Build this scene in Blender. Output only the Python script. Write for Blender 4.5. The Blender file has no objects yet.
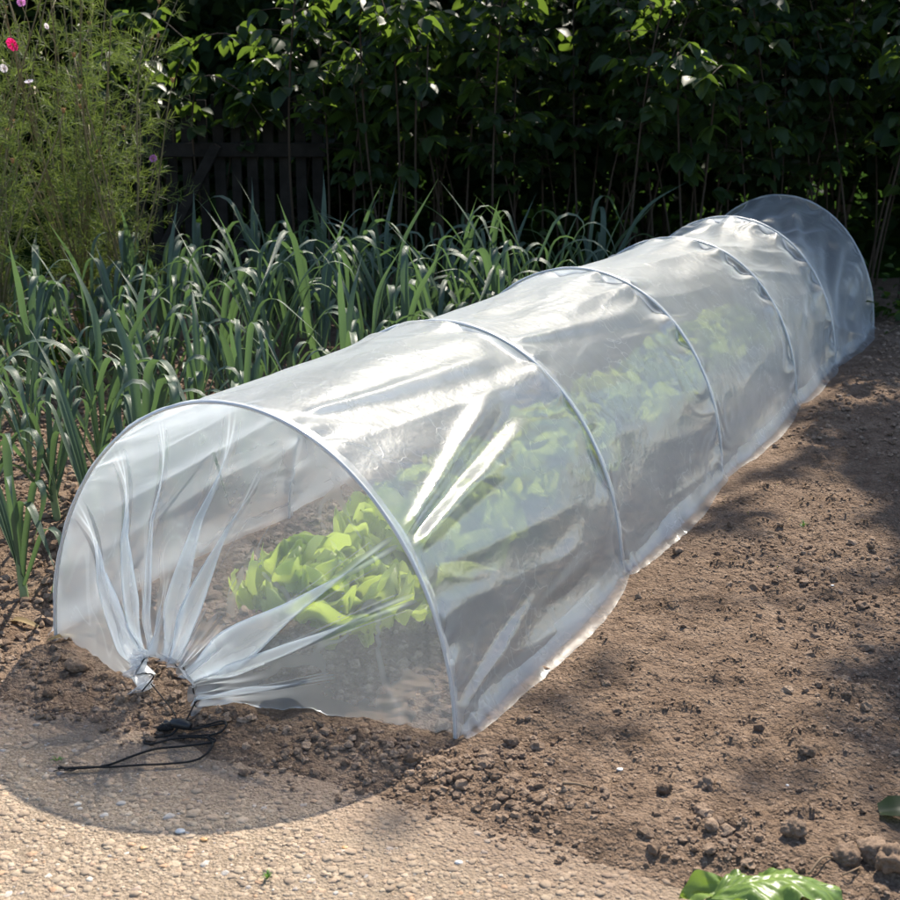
import bpy, math, random
import numpy as np
from mathutils import Vector

random.seed(7)
RG = np.random.default_rng(11)
sc = bpy.context.scene
COL = sc.collection
PI = math.pi

# ------------------------------------------------------------------ helpers
def V(*a): return np.array(a, dtype=float)

def mesh(name, verts, quads=None, tris=None, smooth=True, col=None, uv=None):
    me = bpy.data.meshes.new(name)
    verts = np.asarray(verts, dtype=np.float32).reshape(-1, 3)
    idx, tot = [], []
    if quads is not None and len(quads):
        q = np.asarray(quads, dtype=np.int32); idx.append(q.ravel()); tot.append(np.full(len(q), 4, np.int32))
    if tris is not None and len(tris):
        t = np.asarray(tris, dtype=np.int32); idx.append(t.ravel()); tot.append(np.full(len(t), 3, np.int32))
    idx = np.concatenate(idx); tot = np.concatenate(tot)
    st = np.concatenate([[0], np.cumsum(tot)[:-1]]).astype(np.int32)
    me.vertices.add(len(verts)); me.vertices.foreach_set('co', verts.ravel())
    me.loops.add(len(idx)); me.loops.foreach_set('vertex_index', idx)
    me.polygons.add(len(tot)); me.polygons.foreach_set('loop_start', st); me.polygons.foreach_set('loop_total', tot)
    me.polygons.foreach_set('use_smooth', np.full(len(tot), smooth))
    if col is not None:
        a = me.attributes.new('tint', 'FLOAT', 'POINT'); a.data.foreach_set('value', np.asarray(col, np.float32))
    if uv is not None:
        l = me.uv_layers.new(name='UVMap')
        l.data.foreach_set('uv', np.asarray(uv, np.float32)[idx].ravel())
    me.update(); me.validate()
    return me

def link(name, me, mat=None, parent=None, loc=None):
    o = bpy.data.objects.new(name, me); COL.objects.link(o)
    if mat is not None and not me.materials: me.materials.append(mat)
    if parent is not None: o.parent = parent
    if loc is not None: o.location = loc
    return o

def empty(name, loc=(0, 0, 0), rz=0.0):
    o = bpy.data.objects.new(name, None); COL.objects.link(o)
    o.empty_display_size = 0.05; o.location = loc; o.rotation_euler = (0, 0, rz)
    return o

def tag(o, label=None, cat=None, group=None, kind=None):
    if label: o['label'] = label
    if cat: o['category'] = cat
    if group: o['group'] = group
    if kind: o['kind'] = kind
    return o

class MB:
    """collects pieces into one mesh"""
    def __init__(s): s.v, s.q, s.t, s.c, s.u, s.n = [], [], [], [], [], 0
    def add(s, v, q=None, t=None, c=0.5, uv=None):
        v = np.asarray(v, float).reshape(-1, 3)
        if q is not None and len(q): s.q.append(np.asarray(q, int) + s.n)
        if t is not None and len(t): s.t.append(np.asarray(t, int) + s.n)
        s.v.append(v); s.c.append(np.broadcast_to(np.asarray(c, float), (len(v),)))
        s.u.append(np.zeros((len(v), 2)) if uv is None else uv)
        s.n += len(v)
    def mesh(s, name, smooth=True):
        return mesh(name, np.concatenate(s.v), np.concatenate(s.q) if s.q else None,
                    np.concatenate(s.t) if s.t else None, smooth, np.concatenate(s.c), np.concatenate(s.u))

def grid_quads(nu, nv):
    i = np.arange(nu - 1)[:, None] * nv + np.arange(nv - 1)[None, :]
    i = i.ravel()
    return np.stack([i, i + nv, i + nv + 1, i + 1], 1)

def tube(path, rad, n=8, cap=True):
    path = np.asarray(path, float); m = len(path)
    rad = np.broadcast_to(np.asarray(rad, float), (m,))
    tg = np.gradient(path, axis=0); tg /= np.linalg.norm(tg, axis=1)[:, None] + 1e-12
    up = V(0, 0, 1) if abs(tg[0, 2]) < .9 else V(1, 0, 0)
    N = np.zeros_like(path); prev = up
    for i in range(m):
        a = prev - tg[i] * (prev @ tg[i]); a /= np.linalg.norm(a) + 1e-12; N[i] = a; prev = a
    B = np.cross(tg, N)
    an = np.linspace(0, 2 * PI, n, endpoint=False)
    v = path[:, None] + rad[:, None, None] * (np.cos(an)[None, :, None] * N[:, None] + np.sin(an)[None, :, None] * B[:, None])
    i = np.arange(m - 1)[:, None] * n; j = np.arange(n)[None]
    q = np.stack([i + j, i + (j + 1) % n, i + n + (j + 1) % n, i + n + j], -1).reshape(-1, 4)
    v = v.reshape(-1, 3); t = None
    if cap:
        v = np.vstack([v, path[:1], path[-1:]])
        a, b = m * n, m * n + 1; k = np.arange(n)
        t = np.vstack([np.stack([np.full(n, a), (k + 1) % n, k], 1),
                       np.stack([np.full(n, b), (m - 1) * n + k, (m - 1) * n + (k + 1) % n], 1)])
    return v, q, t

def spline(pts, n):
    pts = np.asarray(pts, float); m = len(pts)
    P = np.vstack([2 * pts[0] - pts[1], pts, 2 * pts[-1] - pts[-2]])
    s = np.linspace(0, m - 1 - 1e-9, n); k = s.astype(int); f = (s - k)[:, None]
    a, b, c, d = P[k], P[k + 1], P[k + 2], P[k + 3]
    return .5 * (2 * b + (c - a) * f + (2 * a - 5 * b + 4 * c - d) * f ** 2 + (-a + 3 * b - 3 * c + d) * f ** 3)

_perm = np.random.default_rng(3).random(65536)
def vnoise(x, y, seed=0):
    x = np.asarray(x, float); y = np.asarray(y, float)
    xi = np.floor(x).astype(np.int64); yi = np.floor(y).astype(np.int64)
    fx = x - xi; fy = y - yi; fx = fx * fx * (3 - 2 * fx); fy = fy * fy * (3 - 2 * fy)
    def h(a, b): return _perm[(a * 73856093 ^ b * 19349663 ^ (seed * 83492791)) & 65535]
    return ((h(xi, yi) * (1 - fx) + h(xi + 1, yi) * fx) * (1 - fy) + (h(xi, yi + 1) * (1 - fx) + h(xi + 1, yi + 1) * fx) * fy) * 2 - 1
def fbm(x, y, oct=4, seed=0, gain=.5):
    r = 0; a = 1
    for k in range(oct):
        r = r + a * vnoise(x * 2 ** k + 17.3 * k, y * 2 ** k + 5.1 * k, seed + k); a *= gain
    return r
def sstep(a, b, x):
    t = np.clip((np.asarray(x, float) - a) / (b - a), 0, 1); return t * t * (3 - 2 * t)

def ico(sub):
    t = (1 + 5 ** .5) / 2
    v = [(-1, t, 0), (1, t, 0), (-1, -t, 0), (1, -t, 0), (0, -1, t), (0, 1, t), (0, -1, -t), (0, 1, -t), (t, 0, -1), (t, 0, 1), (-t, 0, -1), (-t, 0, 1)]
    f = [(0, 11, 5), (0, 5, 1), (0, 1, 7), (0, 7, 10), (0, 10, 11), (1, 5, 9), (5, 11, 4), (11, 10, 2), (10, 7, 6), (7, 1, 8), (3, 9, 4), (3, 4, 2), (3, 2, 6), (3, 6, 8), (3, 8, 9), (4, 9, 5), (2, 4, 11), (6, 2, 10), (8, 6, 7), (9, 8, 1)]
    v = [np.array(p) / np.linalg.norm(p) for p in v]
    for _ in range(sub):
        mid = {}; nf = []
        def m(a, b):
            k = (min(a, b), max(a, b))
            if k not in mid:
                p = v[a] + v[b]; v.append(p / np.linalg.norm(p)); mid[k] = len(v) - 1
            return mid[k]
        for a, b, c in f:
            ab, bc, ca = m(a, b), m(b, c), m(c, a)
            nf += [(a, ab, ca), (b, bc, ab), (c, ca, bc), (ab, bc, ca)]
        f = nf
    return np.array(v), np.array(f)
ICO0, ICO1, ICO2, ICO3 = ico(0), ico(1), ico(2), ico(3)

def stones(P, size, flat, tint, base=ICO1, rough=.22, sink=0.):
    """many small lumps as one vertex array"""
    n = len(P); bv, bf = base; m = len(bv)
    jit = 1 + RG.normal(0, rough, (n, m, 1)); jit = np.clip(jit, .55, 1.5)
    sx = size[:, None] * RG.uniform(.75, 1.3, (n, 1)); sy = size[:, None] * RG.uniform(.75, 1.3, (n, 1)); sz = size[:, None] * flat[:, None]
    v = bv[None] * jit
    v = np.stack([v[..., 0] * sx, v[..., 1] * sy, v[..., 2] * sz], -1)
    a = RG.uniform(0, 2 * PI, n)[:, None]
    x = v[..., 0] * np.cos(a) - v[..., 1] * np.sin(a); y = v[..., 0] * np.sin(a) + v[..., 1] * np.cos(a)
    v = np.stack([x, y, v[..., 2]], -1) + P[:, None]
    f = (bf[None] + (np.arange(n) * m)[:, None, None]).reshape(-1, 3)
    return v.reshape(-1, 3), f, np.repeat(tint, m)

# ------------------------------------------------------------------ materials
class NT:
    def __init__(s, name):
        s.m = bpy.data.materials.new(name); s.m.use_nodes = True
        s.t = s.m.node_tree; s.t.nodes.clear()
        s.out = s.n('ShaderNodeOutputMaterial')
    def n(s, typ, **kw):
        o = s.t.nodes.new(typ)
        for k, v in kw.items():
            if k.startswith('i_'):
                o.inputs[k[2:].replace('_', ' ')].default_value = v
            else: setattr(o, k, v)
        return o
    def l(s, a, b): s.t.links.new(a, b)
    def ramp(s, fac, stops, interp='LINEAR'):
        r = s.n('ShaderNodeValToRGB'); e = r.color_ramp.elements; r.color_ramp.interpolation = interp
        while len(e) < len(stops): e.new(.5)
        for k, (p, c) in enumerate(stops):
            e[k].position = p; e[k].color = (*c, 1) if len(c) == 3 else c
        s.l(fac, r.inputs[0]); return r.outputs[0]
    def noise(s, scale, detail=4, rough=.55, vec=None, typ='NOISE'):
        n = s.n('ShaderNodeTexNoise'); n.inputs['Scale'].default_value = scale; n.inputs['Detail'].default_value = detail; n.inputs['Roughness'].default_value = rough
        if vec is not None: s.l(vec, n.inputs['Vector'])
        return n.outputs['Fac']
    def pos(s): return s.n('ShaderNodeNewGeometry').outputs['Position']
    def objc(s): return s.n('ShaderNodeTexCoord').outputs['Object']
    def attr(s, name='tint'): return s.n('ShaderNodeAttribute', attribute_name=name).outputs['Fac']
    def bump(s, h, strength=.5, dist=.01):
        b = s.n('ShaderNodeBump'); b.inputs['Strength'].default_value = strength; b.inputs['Distance'].default_value = dist
        s.l(h, b.inputs['Height']); return b.outputs[0]
    def mixc(s, fac, a, b, mode='MIX'):
        m = s.n('ShaderNodeMix', data_type='RGBA', blend_type=mode)
        for sock, val in ((m.inputs[0], fac), (m.inputs[6], a), (m.inputs[7], b)):
            if hasattr(val, 'links'): s.l(val, sock)
            elif isinstance(val, (tuple, list)): sock.default_value = (*val, 1) if len(val) == 3 else val
            else: sock.default_value = val
        return m.outputs[2]
    def mix(s, fac, a, b):
        m = s.n('ShaderNodeMixShader')
        if hasattr(fac, 'links'): s.l(fac, m.inputs[0])
        else: m.inputs[0].default_value = fac
        s.l(a, m.inputs[1]); s.l(b, m.inputs[2]); return m.outputs[0]
    def math(s, op, a, b=None):
        m = s.n('ShaderNodeMath', operation=op)
        for k, val in enumerate((a, b)):
            if val is None: continue
            if hasattr(val, 'links'): s.l(val, m.inputs[k])
            else: m.inputs[k].default_value = val
        return m.outputs[0]
    def pbr(s, color, rough=.6, spec=.5, normal=None, **kw):
        p = s.n('ShaderNodeBsdfPrincipled')
        if hasattr(color, 'links'): s.l(color, p.inputs['Base Color'])
        else: p.inputs['Base Color'].default_value = (*color, 1)
        if hasattr(rough, 'links'): s.l(rough, p.inputs['Roughness'])
        else: p.inputs['Roughness'].default_value = rough
        p.inputs['Specular IOR Level'].default_value = spec
        for k, v in kw.items(): p.inputs[k].default_value = v
        if normal is not None: s.l(normal, p.inputs['Normal'])
        return p.outputs[0]
    def done(s, sh):
        s.l(sh, s.out.inputs['Surface']); return s.m

def mat_soil():
    t = NT('dry_garden_soil'); p = t.pos()
    big = t.noise(2.2, 5, .6, p); mid = t.noise(14, 6, .65, p); fine = t.noise(130, 6, .7, p)
    c = t.ramp(mid, [(.3, (.13, .088, .061)), (.5, (.205, .143, .101)), (.72, (.295, .214, .155))])
    d = t.mixc(t.ramp(big, [(.38, (0, 0, 0)), (.62, (.5, .5, .5))]), c, (.135, .092, .064))
    m = t.n('ShaderNodeMix', data_type='RGBA', blend_type='MULTIPLY'); m.inputs[0].default_value = 1
    t.l(d, m.inputs[6]); t.l(t.ramp(fine, [(.28, (.6, .58, .56)), (.65, (1.2, 1.2, 1.2))]), m.inputs[7])
    def vor(sc_, off):
        dn = t.n('ShaderNodeTexNoise'); dn.inputs['Scale'].default_value = sc_ * .6; t.l(p, dn.inputs['Vector'])
        dv = t.n('ShaderNodeVectorMath', operation='MULTIPLY_ADD'); t.l(dn.outputs['Color'], dv.inputs[0]); dv.inputs[1].default_value = (.8 / sc_,) * 3; t.l(p, dv.inputs[2])
        v = t.n('ShaderNodeTexVoronoi'); v.inputs['Scale'].default_value = sc_; v.inputs['Randomness'].default_value = 1; t.l(dv.outputs[0], v.inputs['Vector']); return v.outputs['Distance']
    h = t.math('ADD', t.math('MULTIPLY', t.noise(420, 3, .6, p), .35), fine)
    h = t.math('SUBTRACT', h, t.math('ADD', t.math('MULTIPLY', vor(75, 0), 1.5), t.math('MULTIPLY', vor(190, 1), .8)))
    return t.done(t.pbr(m.outputs[2], .95, .12, t.bump(h, 1.0, .0066)))

def mat_clod():
    t = NT('soil_lump'); p = t.pos(); a = t.attr()
    c = t.ramp(a, [(0, (.13, .088, .062)), (.5, (.215, .15, .106)), (1, (.32, .235, .172))])
    fine = t.noise(160, 6, .7, p)
    m = t.mixc(1.0, c, t.ramp(fine, [(.28, (.6, .58, .56)), (.65, (1.2, 1.2, 1.2))]), 'MULTIPLY')
    return t.done(t.pbr(m, .95, .12, t.bump(fine, .9, .006)))

def dust(t, c, p):
    # soil trodden onto the slab next to the bed
    d = t.n('ShaderNodeVectorMath', operation='DOT_PRODUCT'); t.l(p, d.inputs[0]); d.inputs[1].default_value = (.4478, .8942, 0)
    n = t.noise(9, 5, .65, p)
    f = t.math('ADD', t.math('SUBTRACT', d.outputs['Value'], 1.656 - .212 - .17), t.math('MULTIPLY', t.math('SUBTRACT', n, .5), .28))
    return t.mixc(t.ramp(f, [(.0, (0, 0, 0)), (.17, (.72, .72, .72))]), c, (.20, .138, .098))

def mat_path():
    t = NT('aggregate_mortar'); p = t.pos()
    n1 = t.noise(3, 5, .6, p); n2 = t.noise(180, 5, .7, p); vo = t.n('ShaderNodeTexVoronoi'); vo.inputs['Scale'].default_value = 210; t.l(p, vo.inputs['Vector'])
    c = t.ramp(n1, [(.3, (.22, .168, .12)), (.7, (.325, .26, .19))])
    c = t.mixc(1.0, c, t.ramp(n2, [(.3, (.72, .7, .68)), (.68, (1.15, 1.14, 1.12))]), 'MULTIPLY')
    c = t.mixc(t.ramp(vo.outputs['Color'], [(.55, (0, 0, 0)), (.9, (.5, .5, .5))]), c, (.42, .33, .25))
    c = dust(t, c, p)
    h = t.math('ADD', n2, vo.outputs['Distance'])
    return t.done(t.pbr(c, .9, .2, t.bump(h, .8, .004)))

def mat_pebble():
    t = NT('aggregate_pebble'); p = t.pos(); a = t.attr()
    c = t.ramp(a, [(0, (.2, .15, .11)), (.2, (.30, .23, .165)), (.45, (.32, .253, .182)), (.66, (.35, .278, .2)), (.8, (.36, .26, .18)),
                   (.88, (.42, .345, .26)), (.95, (.37, .235, .145)), (.975, (.3, .285, .27)), (1, (.55, .49, .41))])
    n = t.noise(220, 4, .65, p)
    m = t.mixc(1.0, c, t.ramp(n, [(.3, (.75, .74, .73)), (.7, (1.12, 1.12, 1.12))]), 'MULTIPLY')
    m = dust(t, m, p)
    return t.done(t.pbr(m, .8, .25, t.bump(n, .5, .002)))

def mat_leaf(name, dark, light, trans, tf=.35, rough=.42, spec=.5, vein=0, sheen=None):
    t = NT(name); a = t.attr(); p = t.objc()
    n = t.noise(22, 3, .6, p)
    c = t.mixc(a, dark, light)
    c = t.mixc(t.ramp(n, [(.3, (0, 0, 0)), (.75, (.35, .35, .35))]), c, tuple(x * .55 for x in dark))
    bn = None
    if vein:
        uv = t.n('ShaderNodeUVMap').outputs[0]
        w = t.n('ShaderNodeTexWave', wave_type='BANDS', bands_direction='X'); w.inputs['Scale'].default_value = vein; w.inputs['Distortion'].default_value = 1.2
        t.l(uv, w.inputs['Vector'])
        bn = t.bump(t.math('ADD', w.outputs['Fac'], t.noise(55, 4, .6, p)), .3, .003)
        c = t.mixc(t.math('MULTIPLY', w.outputs['Fac'], .28), c, tuple(min(1, x * 1.7) for x in light))
    pb = t.pbr(c, rough, spec, bn)
    tr = t.n('ShaderNodeBsdfTranslucent'); t.l(t.mixc(a, trans, tuple(min(1, x * 1.4) for x in trans)), tr.inputs[0])
    return t.done(t.mix(tf, pb, tr.outputs[0]))

def mat_plain(name, color, rough=.6, spec=.4, ns=0, var=.3, bump=.3, **kw):
    t = NT(name); p = t.objc()
    if ns:
        n = t.noise(ns, 5, .6, p)
        c = t.mixc(1.0, color, t.ramp(n, [(.25, (1 - var,) * 3), (.75, (1 + var,) * 3)]), 'MULTIPLY')
        return t.done(t.pbr(c, rough, spec, t.bump(n, bump, .004), **kw))
    return t.done(t.pbr(color, rough, spec, **kw))

def mat_film(name, veil=.2, gloss=1.0, blur=.2, scratch=1.0):
    """thin polyethylene sheet: clear, slightly milky, glossy"""
    t = NT(name); p = t.pos(); o = t.objc()
    fine = t.noise(34, 4, .6, o); wr = t.noise(9, 3, .55, o)
    # fine crackle of creases
    vo = t.n('ShaderNodeTexVoronoi', feature='DISTANCE_TO_EDGE'); vo.inputs['Scale'].default_value = 17
    mp = t.n('ShaderNodeMapping'); mp.inputs['Scale'].default_value = (1, 1, 1); t.l(o, mp.inputs['Vector'])
    dn = t.n('ShaderNodeTexNoise'); dn.inputs['Scale'].default_value = 12; dn.inputs['Detail'].default_value = 3; t.l(o, dn.inputs['Vector'])
    dv = t.n('ShaderNodeVectorMath', operation='MULTIPLY_ADD'); t.l(dn.outputs['Color'], dv.inputs[0]); dv.inputs[1].default_value = (.12, .12, .12); t.l(mp.outputs[0], dv.inputs[2])
    t.l(dv.outputs[0], vo.inputs['Vector'])
    cr = t.ramp(vo.outputs['Distance'], [(0, (1, 1, 1)), (.035, (0, 0, 0))])
    cm = t.ramp(t.noise(6.5, 3, .6, o), [(.46, (0, 0, 0)), (.62, (1, 1, 1))])
    cr = t.math('MULTIPLY', cr, cm)
    mp2 = t.n('ShaderNodeMapping'); mp2.inputs['Rotation'].default_value = (.5, .3, .46); mp2.inputs['Scale'].default_value = (130, 11, 130); t.l(o, mp2.inputs['Vector'])
    mp3 = t.n('ShaderNodeMapping'); mp3.inputs['Rotation'].default_value = (-.4, .6, -.9); mp3.inputs['Scale'].default_value = (9, 120, 120); t.l(o, mp3.inputs['Vector'])
    scr = t.math('ADD', t.noise(1, 2, .5, mp2.outputs[0]), t.noise(1, 2, .5, mp3.outputs[0]))
    h = t.math('ADD', t.math('MULTIPLY', fine, .35), t.math('ADD', t.math('MULTIPLY', wr, .5), t.math('ADD', t.math('MULTIPLY', scr, .055 * scratch), t.math('MULTIPLY', cr, .07 * scratch))))
    nb = t.bump(h, .38, .012)
    tr = t.n('ShaderNodeBsdfTransparent'); tr.inputs[0].default_value = (.95, .955, .96, 1)
    rf = t.n('ShaderNodeBsdfRefraction'); rf.inputs['Color'].default_value = (.96, .965, .97, 1); rf.inputs['IOR'].default_value = 1.2; rf.inputs['Roughness'].default_value = .46
    a = t.mix(blur, tr.outputs[0], rf.outputs[0])
    tl = t.n('ShaderNodeBsdfTranslucent'); tl.inputs[0].default_value = (.83, .895, .955, 1); t.l(nb, tl.inputs['Normal'])
    df = t.n('ShaderNodeBsdfDiffuse'); df.inputs[0].default_value = (.83, .895, .955, 1); t.l(nb, df.inputs['Normal'])
    v = t.mix(.28, tl.outputs[0], df.outputs[0])
    lw = t.n('ShaderNodeLayerWeight'); lw.inputs['Blend'].default_value = .5
    cs_ = t.math('MAXIMUM', t.math('SUBTRACT', 1.0, lw.outputs['Facing']), .12)
    kk = t.math('ADD', t.math('MULTIPLY', t.noise(5, 4, .6, o), .5 * veil), veil * .75)
    # milkier creases: stress whitening, plus light caught at fold edges painted into the veil
    kk = t.math('ADD', kk, t.math('ADD', t.math('MULTIPLY', t.attr(), .55), t.math('MULTIPLY', cr, .10 * scratch)))
    vf = t.math('SUBTRACT', 1.0, t.math('POWER', 2.718, t.math('MULTIPLY', t.math('DIVIDE', kk, cs_), -1.0)))
    b = t.mix(vf, a, v)
    gl = t.n('ShaderNodeBsdfGlossy'); gl.inputs['Roughness'].default_value = .11; gl.inputs[0].default_value = (1, 1, 1, 1); t.l(nb, gl.inputs['Normal'])
    g2 = t.n('ShaderNodeBsdfGlossy'); g2.inputs['Roughness'].default_value = .42; g2.inputs[0].default_value = (1, 1, 1, 1); t.l(nb, g2.inputs['Normal'])
    fr = t.n('ShaderNodeLayerWeight'); fr.inputs['Blend'].default_value = .28; t.l(nb, fr.inputs['Normal'])
    g = t.mix(.42, gl.outputs[0], g2.outputs[0])
    ff = t.math('MULTIPLY', t.math('MINIMUM', t.math('ADD', fr.outputs['Fresnel'], .03), .5), gloss)
    return t.done(t.mix(ff, b, g))

M = dict(
    soil=mat_soil(), clod=mat_clod(), path=mat_path(), pebble=mat_pebble(),
    leek=mat_leaf('leek_leaf', (.045, .078, .055), (.085, .125, .082), (.10, .18, .055), .28, .43, .5, 9),
    shaft=mat_leaf('leek_shaft', (.16, .24, .1), (.32, .38, .2), (.2, .32, .1), .15, .45, .4, 6),
    lettuce=mat_leaf('lettuce_leaf', (.11, .185, .03), (.44, .50, .13), (.42, .52, .08), .45, .4, .4),
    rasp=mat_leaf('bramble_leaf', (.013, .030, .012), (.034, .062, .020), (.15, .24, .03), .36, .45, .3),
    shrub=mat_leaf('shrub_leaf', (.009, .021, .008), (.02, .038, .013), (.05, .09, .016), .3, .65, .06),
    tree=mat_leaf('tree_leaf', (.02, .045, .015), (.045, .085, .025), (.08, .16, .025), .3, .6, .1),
    cosmos=mat_leaf('feathery_leaf', (.042, .07, .022), (.11, .15, .04), (.17, .23, .045), .38, .55, .3),
    cane=mat_plain('cane_bark', (.055, .04, .028), .8, .2, 30),
    stem=mat_plain('flower_stem', (.16, .125, .055), .6, .4, 30),
    bark=mat_plain('tree_bark', (.09, .07, .052), .85, .2, 18, .5, .8),
    wood=mat_plain('weathered_fence_wood', (.024, .022, .02), .85, .1, 14, .45, .5),
    cord=mat_plain('black_cord', (.012, .011, .011), .8, .3, 400, .5, .6),
    lock=mat_plain('black_plastic', (.015, .015, .016), .45, .4),
    film=mat_film('clear_film', .165, .23, .52),
    cap=mat_film('end_film', .155, .35, .10, 0),
    sleeve=mat_film('sleeve_film', .15, .35, .1, 0), hem=mat_film('hem_film', .07, .16, .2),
    hoop=mat_plain('grey_plastic_hoop', (.52, .52, .51), .35, .5),
    twig=mat_plain('dry_twig', (.2, .14, .09), .8, .2, 60),
    fallen=mat_leaf('fallen_leaf', (.085, .15, .03), (.17, .255, .05), (.22, .33, .04), .28, .38, .45, 3.0),
    white=mat_plain('white_stone', (.52, .51, .49), .4, .5, 90, .15),
    orange=mat_plain('orange_stone', (.42, .24, .10), .5, .4, 90, .2),
    straw=mat_leaf('dry_leaf', (.22, .15, .07), (.36, .27, .13), (.25, .17, .06), .25, .6, .3),
    pink=mat_leaf('magenta_petal', (.5, .015, .12), (.7, .03, .2), (.6, .02, .16), .4, .5, .3),
    pale=mat_leaf('pale_petal', (.7, .62, .7), (.85, .8, .85), (.8, .7, .8), .4, .5, .3),
    lilac=mat_leaf('lilac_petal', (.5, .22, .5), (.62, .3, .62), (.6, .25, .55), .4, .5, .3),
    seed=mat_plain('seed_head', (.28, .15, .06), .8, .2),
    grass=mat_leaf('grass_blade', (.06, .12, .03), (.12, .22, .05), (.16, .3, .05), .35, .5, .4),
)

# ------------------------------------------------------------------ frame of the garden bed
G0 = V(0.008, 1.848, 0); AX = V(.4478, .8942, 0); AX /= np.linalg.norm(AX); WD = V(-AX[1], AX[0], 0)
def T(a, u, z=0.):
    a = np.asarray(a, float)[..., None]; u = np.asarray(u, float)[..., None]
    r = G0 + a * AX + u * WD
    r = np.array(np.broadcast_to(r, np.broadcast_shapes(r.shape, np.asarray(z, float)[..., None].shape[:-1] + (3,))))
    r[..., 2] = z; return r
def AU(x, y):
    dx = x - G0[0]; dy = y - G0[1]
    return dx * AX[0] + dy * AX[1], dx * WD[0] + dy * WD[1]
EDGE = -.212      # border between soil and path, across the bed's head

def soil_h(x, y):
    a, u = AU(x, y)
    edge = EDGE + .018 * fbm(u * 5, u * 0 + 3.3, 4, 5) + .012 * fbm(u * 22, a * 10, 2, 9)
    d = a - edge
    h = .012 * fbm(x * 1.7, y * 1.7, 3, 1) + .008 * fbm(x * 9, y * 9, 4, 21) + .0045 * fbm(x * 45, y * 45, 3, 31)
    cl = np.clip(fbm(x * 28, y * 28, 3, 41) - .35, 0, 1) * .018 * np.clip(.5 + fbm(x * 2.3, y * 2.3, 2, 51), 0, 1)
    h = (h + cl) * sstep(-.02, .16, d) + .012 * sstep(0, .12, d)
    h = h * (1 - .8 * (np.exp(-((u + .03) / .06) ** 2) + np.exp(-((u - .85) / .06) ** 2)) * sstep(-.1, .02, a) * (1 - sstep(3.9, 4.0, a)))
    # low ridge of crumbs in front of the cover
    h = h + .005 * np.exp(-((d - .10) / .05) ** 2) * (1 + .8 * fbm(u * 7, a * 7, 2, 61))
    h = h * sstep(-.03, .03, d) - .05 * (1 - sstep(-.05, .012, d))
    h = np.where(a < -1.2, h + .05 * sstep(-1.42, -1.46, a), h)
    far = np.hypot(x, y)
    return h * (1 - .8 * sstep(12, 30, far))

def grow(start, end, step, ratio, cap):
    r = [start]
    while abs(r[-1] - start) < abs(end - start):
        r.append(r[-1] + math.copysign(step, end - start)); step = min(step * ratio, cap)
    return r
xs = sorted(set(grow(-1.1, -70, .012, 1.12, 8)) | set(np.arange(-1.1, 1.6, .0085)) | set(grow(1.6, 70, .012, 1.12, 8)))
ys = sorted(set(grow(1.3, -40, .02, 1.25, 8)) | set(grow(1.3, 5.6, .0065, 1.0035, .03)) | set(grow(5.65, 90, .03, 1.12, 8)))
X, Y = np.meshgrid(np.array(xs), np.array(ys), indexing='ij')
Z = soil_h(X, Y)
me = mesh('ground', np.stack([X, Y, Z], -1), grid_quads(len(xs), len(ys))[:, ::-1])
tag(link('ground', me, M['soil']), 'dry brown garden soil all around the tunnel', 'ground', None, 'structure')

# ------------------------------------------------------------------ path of exposed aggregate
def path_z(a, u): return .002 * fbm(u * 3, a * 3, 2, 71) - .004 * np.exp(-((u + .9) / .02) ** 2)
aa = np.linspace(-1.42, EDGE + .012, 110); uu = np.concatenate([np.linspace(-14, -1.7, 40), np.linspace(-1.6, 1.9, 240), np.linspace(2, 14, 40)])
A_, U_ = np.meshgrid(aa, uu, indexing='ij')
top = T(A_, U_, path_z(A_, U_)).reshape(-1, 3)
mb = MB(); mb.add(top, grid_quads(len(aa), len(uu))[:, ::1])
for ae in (-1.42, EDGE + .012):
    e1 = T(np.full(len(uu), ae), uu, path_z(np.full(len(uu), ae), uu)); e2 = e1.copy(); e2[:, 2] = -.09
    mb.add(np.stack([e1, e2], 1).reshape(-1, 3), grid_quads(len(uu), 2))
path = link('path', mb.mesh('path'), M['path']); tag(path, 'pale exposed aggregate concrete path across the foreground', 'path', None, 'structure')

def scatter_au(n, a0, a1, u0, u1):
    return RG.uniform(a0, a1, n), RG.uniform(u0, u1, n)
mbp = MB()
for n, lo, hi, base in ((8500, .0034, .0070, ICO1), (22000, .0014, .0036, ICO0), (260, .0068, .0095, ICO1)):
    a, u = scatter_au(n, -.72, EDGE + .004, -1.35, 1.6)
    keep = RG.random(n) < (1 - .6 * sstep(-.27, -.21, a)) ; a, u = a[keep], u[keep]; n = len(a)
    s = RG.uniform(lo, hi, n); fl = RG.uniform(.32, .5, n)
    P = T(a, u, path_z(a, u) + s * RG.uniform(-.27, .0, n))
    v, f, c = stones(P, s, fl, RG.random(n), base, .15)
    mbp.add(v, None, f, c)
tag(link('aggregate_pebbles', mbp.mesh('aggregate_pebbles'), M['pebble']), 'worn tan and grey pebbles set flush in the path', 'pebbles', None, 'stuff')

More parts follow.
